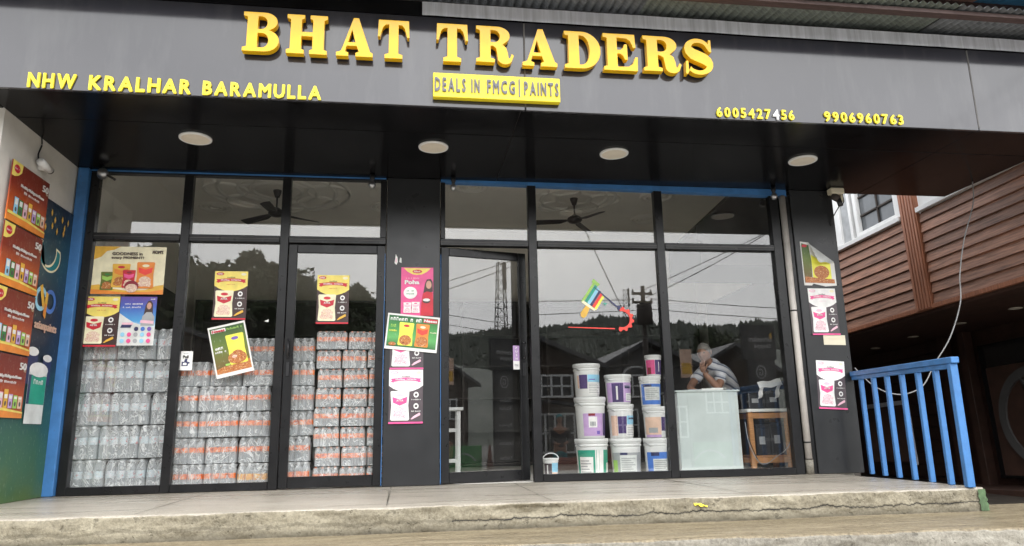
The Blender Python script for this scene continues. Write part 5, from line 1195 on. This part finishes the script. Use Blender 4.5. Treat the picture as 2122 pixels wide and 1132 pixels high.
hwin(h1, 1.2, 2.75, 1.7, .85, False, 4); hwin(h1, 1.3, .55, 1.6, 1.5, False, 4); hwin(h1, -1.6, .6, 1.2, 1.4)
MB().prism([(-1.2, 2.7), (2.8, 2.2), (2.8, 2.3), (-1.2, 2.8)], .65, 1.7).obj('porch_roof', 'roof_tin', h1)
h2 = gable('gabled_house', 'grey gabled house with arched white window mirrored behind the utility pole', 8.8, 13.0, -26, -34, PV, 3.5, 10.8, 4.6, 'house_grey', 'roof_tin')
hwin(h2, -.6, 2.9, 1.3, 1.0, True); hwin(h2, 1.2, 1.0, 1.1, 1.4); hwin(h2, -1.2, .9, 1.1, 1.4)
h3 = gable('gabled_house', 'house with dark red roof mirrored in the second window', -11.5, -6.0, -22, -28, PV, 3.55, -8.8, 4.55, 'house_brown', 'roof_red')
hwin(h3, .9, 1.6, 1.2, 1.3)
h4 = gable('gabled_house', 'low dark gabled house mirrored at the far right of the right window', 14.5, 19.5, -30, -38, PV, 3.4, 17, 4.9, 'house_brown', 'roof_tin')
hwin(h4, -1.0, 2.2, 1.3, 1.1); hwin(h4, 1.0, 2.2, 1.3, 1.1)
# utility pole with transformer
up = thing('utility_pole', 'dark utility pole with a transformer drum and wires', 'utility pole', (7.45, -16, PV))
MB().tube([(0, 0, 0), (.0, 0, 3.2), (.04, 0, 6.15)], [.12, .10, .07], 10).obj('pole', 'pole_dark', up)
MB().lathe([(.02, -.36), (.25, -.34), (.27, 0), (.25, .32), (.10, .36)], 14, (-.02, .22, 5.15)).obj('transformer', 'pole_dark', up)
for z in (5.55, 5.85): box('cross_arm', 'pole_dark', up, -.35, .35, -.05, .05, z, z + .08)
for x in (-.32, .32):
    for z in (5.63, 5.93): MB().lathe([(.02, 0), (.045, .02), (.02, .05), (.04, .07), (.01, .11)], 8, (x, 0, z)).obj('insulator', 'pole_dark', up)
MB().tube(smooth_path([(.1, .1, 4.9), (.22, .1, 4.3), (.12, .08, 3.6), (.1, .05, 1.5)]), .02, 6).obj('riser_cable', 'cable_black', up)
WIRES = [((-30, -16.5, 6.0), (7.15, -16, 4.82), .55), ((7.75, -16, 4.86), (34, -15, 5.2), .7), ((-30, -17, 4.6), (7.2, -16, 4.45), .5), ((7.7, -16, 4.5), (34, -16, 4.3), .5), 
         ((7.5, -15.9, 5.15), (13.5, -3, 7.8), .2), ((7.6, -16, 4.9), (9.8, -6, 6.2), .2), ((12, -20, 2.9), (16, -9, 6.8), .1), ((7.4, -16, 3.1), (3.2, -8.5, 6.2), .15), ((-8, -19, 3.7), (7.3, -16, 4.3), .6)]
WL = ['running left from the pole', 'running right from the pole', 'lower wire left of the pole', 'lower wire right of the pole', 'rising steeply to the right', 'short steep rising wire', 'steep wire by the far houses', 'steep wire over the decal', 'sagging low wire']
for (a, b_, s), l in zip(WIRES, WL):
    w_ = thing('overhead_wire', f'thin black overhead wire mirrored in the glass, {l}', 'wire', a, 0, 'overhead wires'); MB().tube([Vector(p) - Vector(a) for p in catenary(a, b_, s, 16)], .013, 5).obj('wire', 'cable_black', w_)
# lattice towers
def lattice(x, y, zb, H, w0, w1, label):
    t = thing('lattice_tower', label, 'tower', (x, y, zb), .3, 'lattice towers on the hillside'); n = 12
    c = lambda k, i: Vector((((-1, 1, 1, -1)[i]) * (w0 + (w1 - w0) * k / n), ((-1, -1, 1, 1)[i]) * (w0 + (w1 - w0) * k / n), H * k / n))
    for i in range(4): MB().tube([c(0, i), c(n, i)], .09, 4, False).obj('leg', 'house_grey', t)
    br = MB()
    for k in range(n):
        for i in range(4): br.tube([c(k, i), c(k + 1, (i + 1) % 4)], .05, 3, False); br.tube([c(k + 1, i), c(k + 1, (i + 1) % 4)], .05, 3, False)
    o = br.obj('bracing', 'house_grey', t); o['kind'] = 'stuff'
    for k in (9, 10, 11): box('antenna', 'house_grey', t, w1 * 1.1, w1 * 1.1 + .4, -.3, .3, H * k / n, H * k / n + 1.6)
lattice(64.6, -90, 10, 18.4, 1.1, .5, 'tall lattice tower mirrored in the ajar glass door'); lattice(51.8, -160, 18, 16, 1.3, .5, 'faint lattice tower mirrored beside the red cog decal')
# small things on the far pavement
gb = thing('green_board', 'low green board with a white curve mirrored in the ajar door', 'board', (7.85, -12.0, PV), R(180))
MB().bbox(-.55, .55, -.03, .03, .1, 1.0, b=.01).obj('board', 'print_green', gb); MB().prism(arc(.1, .35, .5, .45, 20, 150, 14) + arc(.1, .35, .45, .40, 150, 20, 14), -.034, -.0305).obj('white_curve', 'print_grey', gb)
for x in (-.45, .4): box('foot', 'pole_dark', gb, x, x + .05, -.15, .15, 0, .1)
tc = thing('traffic_cone', 'dark red traffic cone mirrored beside the tall board', 'cone', (8.56, -11.8, PV))
MB().lathe([(.14, .03), (.035, .95), (.03, 1.0)], 16).obj('cone', 'rug_red', tc); MB().bbox(-.18, .18, -.18, .18, 0, .035, b=.01).obj('base', 'rug_red', tc)
ss = thing('street_sign', 'small orange poster on a post mirrored in the ajar door', 'sign', (7.26, -12, PV), R(180))
MB().tube([(0, .04, 0), (0, .04, 3.55)], .03, 8).obj('post', 'pole_dark', ss); MB().bbox(-.17, .17, -.02, .008, 2.75, 3.53, b=.004).obj('panel', 'print_peach', ss); MB().bbox(-.14, .14, -.026, -.0205, 2.85, 3.15, b=.001).obj('picture', 'print_gold', ss)
rw = thing('draped_wall', 'low wall draped with a dark red rug mirrored behind the pail', 'wall', (3.95, -10.9, PV))
MB().grid(lambda u, v: (-.75 + 1.5 * u, .25 * math.cos(math.pi * v) * (1 + .1 * math.sin(u * 11)), .78 * math.sin(math.pi * v) ** .45 + .03 * math.sin(u * 14) + .22 * (u - .5)), 24, 14).obj('rug', 'rug_red', rw)
pw = thing('person', 'person in dark top, teal cap and teal trousers mirrored beside the buckets', 'person', (3.50, -11.5, PV))
V, E_, Rr = chain_body([[((0, 0, .92), (.15, .11)), ((0, 0, 1.15), (.14, .10)), ((0, .02, 1.36), (.17, .11)), ((0, .02, 1.50), .065), ((0, .03, 1.60), .055)],
    [2, ((.21, .02, 1.40), .06), ((.27, .06, 1.15), .048), ((.12, .22, 1.06), .038), ((.04, .25, 1.06), .03)], [2, ((-.21, .02, 1.40), .06), ((-.27, .06, 1.15), .048), ((-.12, .22, 1.04), .038), ((-.04, .25, 1.04), .03)],
    [0, ((.10, 0, .84), .09), ((.11, .02, .48), .06), ((.11, 0, .09), .042), ((.12, .12, .04), .036)], [0, ((-.10, 0, .84), .09), ((-.11, .02, .48), .06), ((-.11, 0, .09), .042), ((-.12, .12, .04), .036)]])
skin_obj('body', 'skin', V, E_, Rr, pw, 0, 2)
V, E_, Rr = chain_body([[((0, 0, .88), (.17, .13)), ((0, 0, 1.15), (.165, .125)), ((0, .02, 1.36), (.19, .13)), ((0, .02, 1.47), .085)], [2, ((.21, .02, 1.40), .078), ((.27, .06, 1.15), .066), ((.15, .19, 1.07), .052)], [2, ((-.21, .02, 1.40), .078), ((-.27, .06, 1.15), .066), ((-.15, .19, 1.05), .052)]])
skin_obj('jacket', 'trouser_dark', V, E_, Rr, pw, 0, 2)
V, E_, Rr = chain_body([[((0, 0, .95), (.165, .125)), ((0, 0, .86), (.165, .125))], [1, ((.10, 0, .80), .105), ((.11, .02, .48), .08), ((.11, 0, .12), .07)], [1, ((-.10, 0, .80), .105), ((-.11, .02, .48), .08), ((-.11, 0, .12), .07)]])
skin_obj('trousers', 'teal_cloth', V, E_, Rr, pw, 0, 2)
head(pw, (0, .05, 1.68), .10, (0, 1, -.1), 'hair_grey', 'skin', 'teal_cloth')

# trees: a tapered trunk with limbs, and a crown of many small leaf faces in uneven clumps
def tree_mesh(seed, H, Wd, nclump, nleaf):
    rnd = random.Random(seed); tr = MB(); tr.tube([(0, 0, 0), (.1, .05, H * .3), (.0, .1, H * .55), (.1, 0, H * .85)], [.22, .17, .12, .03], 7)
    cl = []
    for i in range(nclump):
        a = rnd.uniform(0, 6.28); t = rnd.uniform(.25, 1.0); rr = Wd * (1 - abs(t - .5) * 1.1) * rnd.uniform(.25, 1); p = Vector((rr * math.cos(a), rr * math.sin(a), H * t)); cl.append((p, rnd.uniform(.45, 1.0) * Wd * .42))
        if i % 2 == 0: tr.tube([(0, 0, H * t * .55), p * .6 + Vector((0, 0, H * t * .22)), p], [.07, .045, .015], 5)
    cr = MB(); v = []; f = []
    for p, r in cl:
        for k in range(nleaf):
            d = Vector((rnd.gauss(0, 1), rnd.gauss(0, 1), rnd.gauss(0, .8))).normalized() * r * rnd.uniform(.55, 1.08); c = p + d; s = rnd.uniform(.11, .26)
            n = Vector((rnd.gauss(0, 1), rnd.gauss(0, 1), rnd.gauss(.4, 1))).normalized(); u = n.orthogonal().normalized() * s; w_ = n.cross(u) * .6; o = len(v)
            v += [tuple(c - u), tuple(c - w_), tuple(c + u), tuple(c + w_)]; f.append((o, o + 1, o + 2, o + 3))
    cr.add(v, f); return tr.mesh('trunk', 'bark'), cr.mesh('crown', 'leaf')
TM = [tree_mesh(3, 9.5, 2.6, 30, 330), tree_mesh(8, 8.6, 2.9, 32, 320), tree_mesh(21, 10.2, 2.2, 30, 330)]
TREES = [(-17.5, -36, 2, 1.15, 'at the far left'), (-14.2, -34, 0, 1.18, 'left of the second window poster'), (-12.0, -38, 1, 1.3, 'behind the left row'), (-10.6, -33, 1, 1.12, 'above the tilted green poster'), (-8.7, -35, 2, 1.12, 'tallest dark one in the second window'),
         (-7.0, -39, 0, 1.15, 'behind the tallest'), (-5.6, -34, 1, .98, 'left part of the closed door'), (-3.7, -36, 0, .98, 'middle of the closed door'), (-2.0, -34, 1, .95, 'right part of the closed door'), (.2, -38, 2, .80, 'behind the pillar'), (1.7, -30, 1, .62, 'behind the board in the ajar door'),
         (-15.8, -40, 1, 1.4, 'rear left'), (-4.4, -41, 2, 1.05, 'rear middle'), (14.2, -44, 1, .75, 'between grey and pale houses'), (20.5, -40, 0, .8, 'right of the pale house'), (-20, -34, 1, 1.1, 'outermost left'), (7.9, -36, 1, .62, 'between the two gabled houses')]
for x, y, k, s, l in TREES:
    t = thing('broadleaf_tree', f'dark leafy tree mirrored in the glass, {l}', 'tree', (x, y, PV), random.uniform(0, 6), 'trees across the street'); t.scale = (s, s, s); link('trunk', TM[k][0], t); link('crown', TM[k][1], t)
# wooded hills
RID = [(-260, 26), (-120, 52), (-70, 53), (-45, 49), (-25, 45), (-8, 40), (5, 32), (23, 30.2), (42, 32.5), (51, 33.8), (62.7, 36.5), (70.6, 34.5), (77, 30.5), (87, 31), (100.5, 33.4), (114, 35), (125, 34.8), (160, 40), (260, 36), (400, 30)]
def ridge(x):
    for (a, za), (b_, zb) in zip(RID, RID[1:]):
        if a <= x <= b_: return za + (zb - za) * (x - a) / (b_ - a)
    return 28
def hillf(u, v):
    x = -260 + 660 * u; y = -60 - 200 * v; t = min(1, v / .8); h = ridge(x) * (t ** .8) if v <= .8 else ridge(x) * (1 - (v - .8) * 1.2)
    h += (1.6 * noise.noise(Vector((x * .06, y * .06, 0))) + .9 * noise.noise(Vector((x * .25, y * .25, 3)))) * min(1, v * 4)
    return (x, y, h + PV - .5 * (v == 0))
struct(MB().grid(hillf, 260, 70).obj('wooded_hill', 'hazed_hill_green'))
rnd = random.Random(4); fm = MB(); oct_v = [(1, 0, 0), (0, 1, 0), (-1, 0, 0), (0, -1, 0), (0, 0, 1.5), (0, 0, -.6)]; oct_f = [(0, 1, 4), (1, 2, 4), (2, 3, 4), (3, 0, 4), (1, 0, 5), (2, 1, 5), (3, 2, 5), (0, 3, 5)]
for i in range(9000):
    u = rnd.uniform(.34, .66); v = .80 * rnd.uniform(.15, 1.0) ** .6; p = Vector(hillf(u, v)); s = rnd.uniform(.5, 1.15)
    fm.add([tuple(p + Vector((a * s * rnd.uniform(.7, 1.2), b_ * s, c * s * rnd.uniform(.8, 1.4) + s * .4))) for a, b_, c in oct_v], oct_f)
fo = fm.obj('hill_forest', 'hazed_hill_green'); fo['kind'] = 'stuff'; tag(fo, 'dark woodland covering the distant hillside mirrored in the glass', 'forest')
for o in scene.objects:
    for k in ('w', 'h', 'k'):
        if k in o.keys(): del o[k]
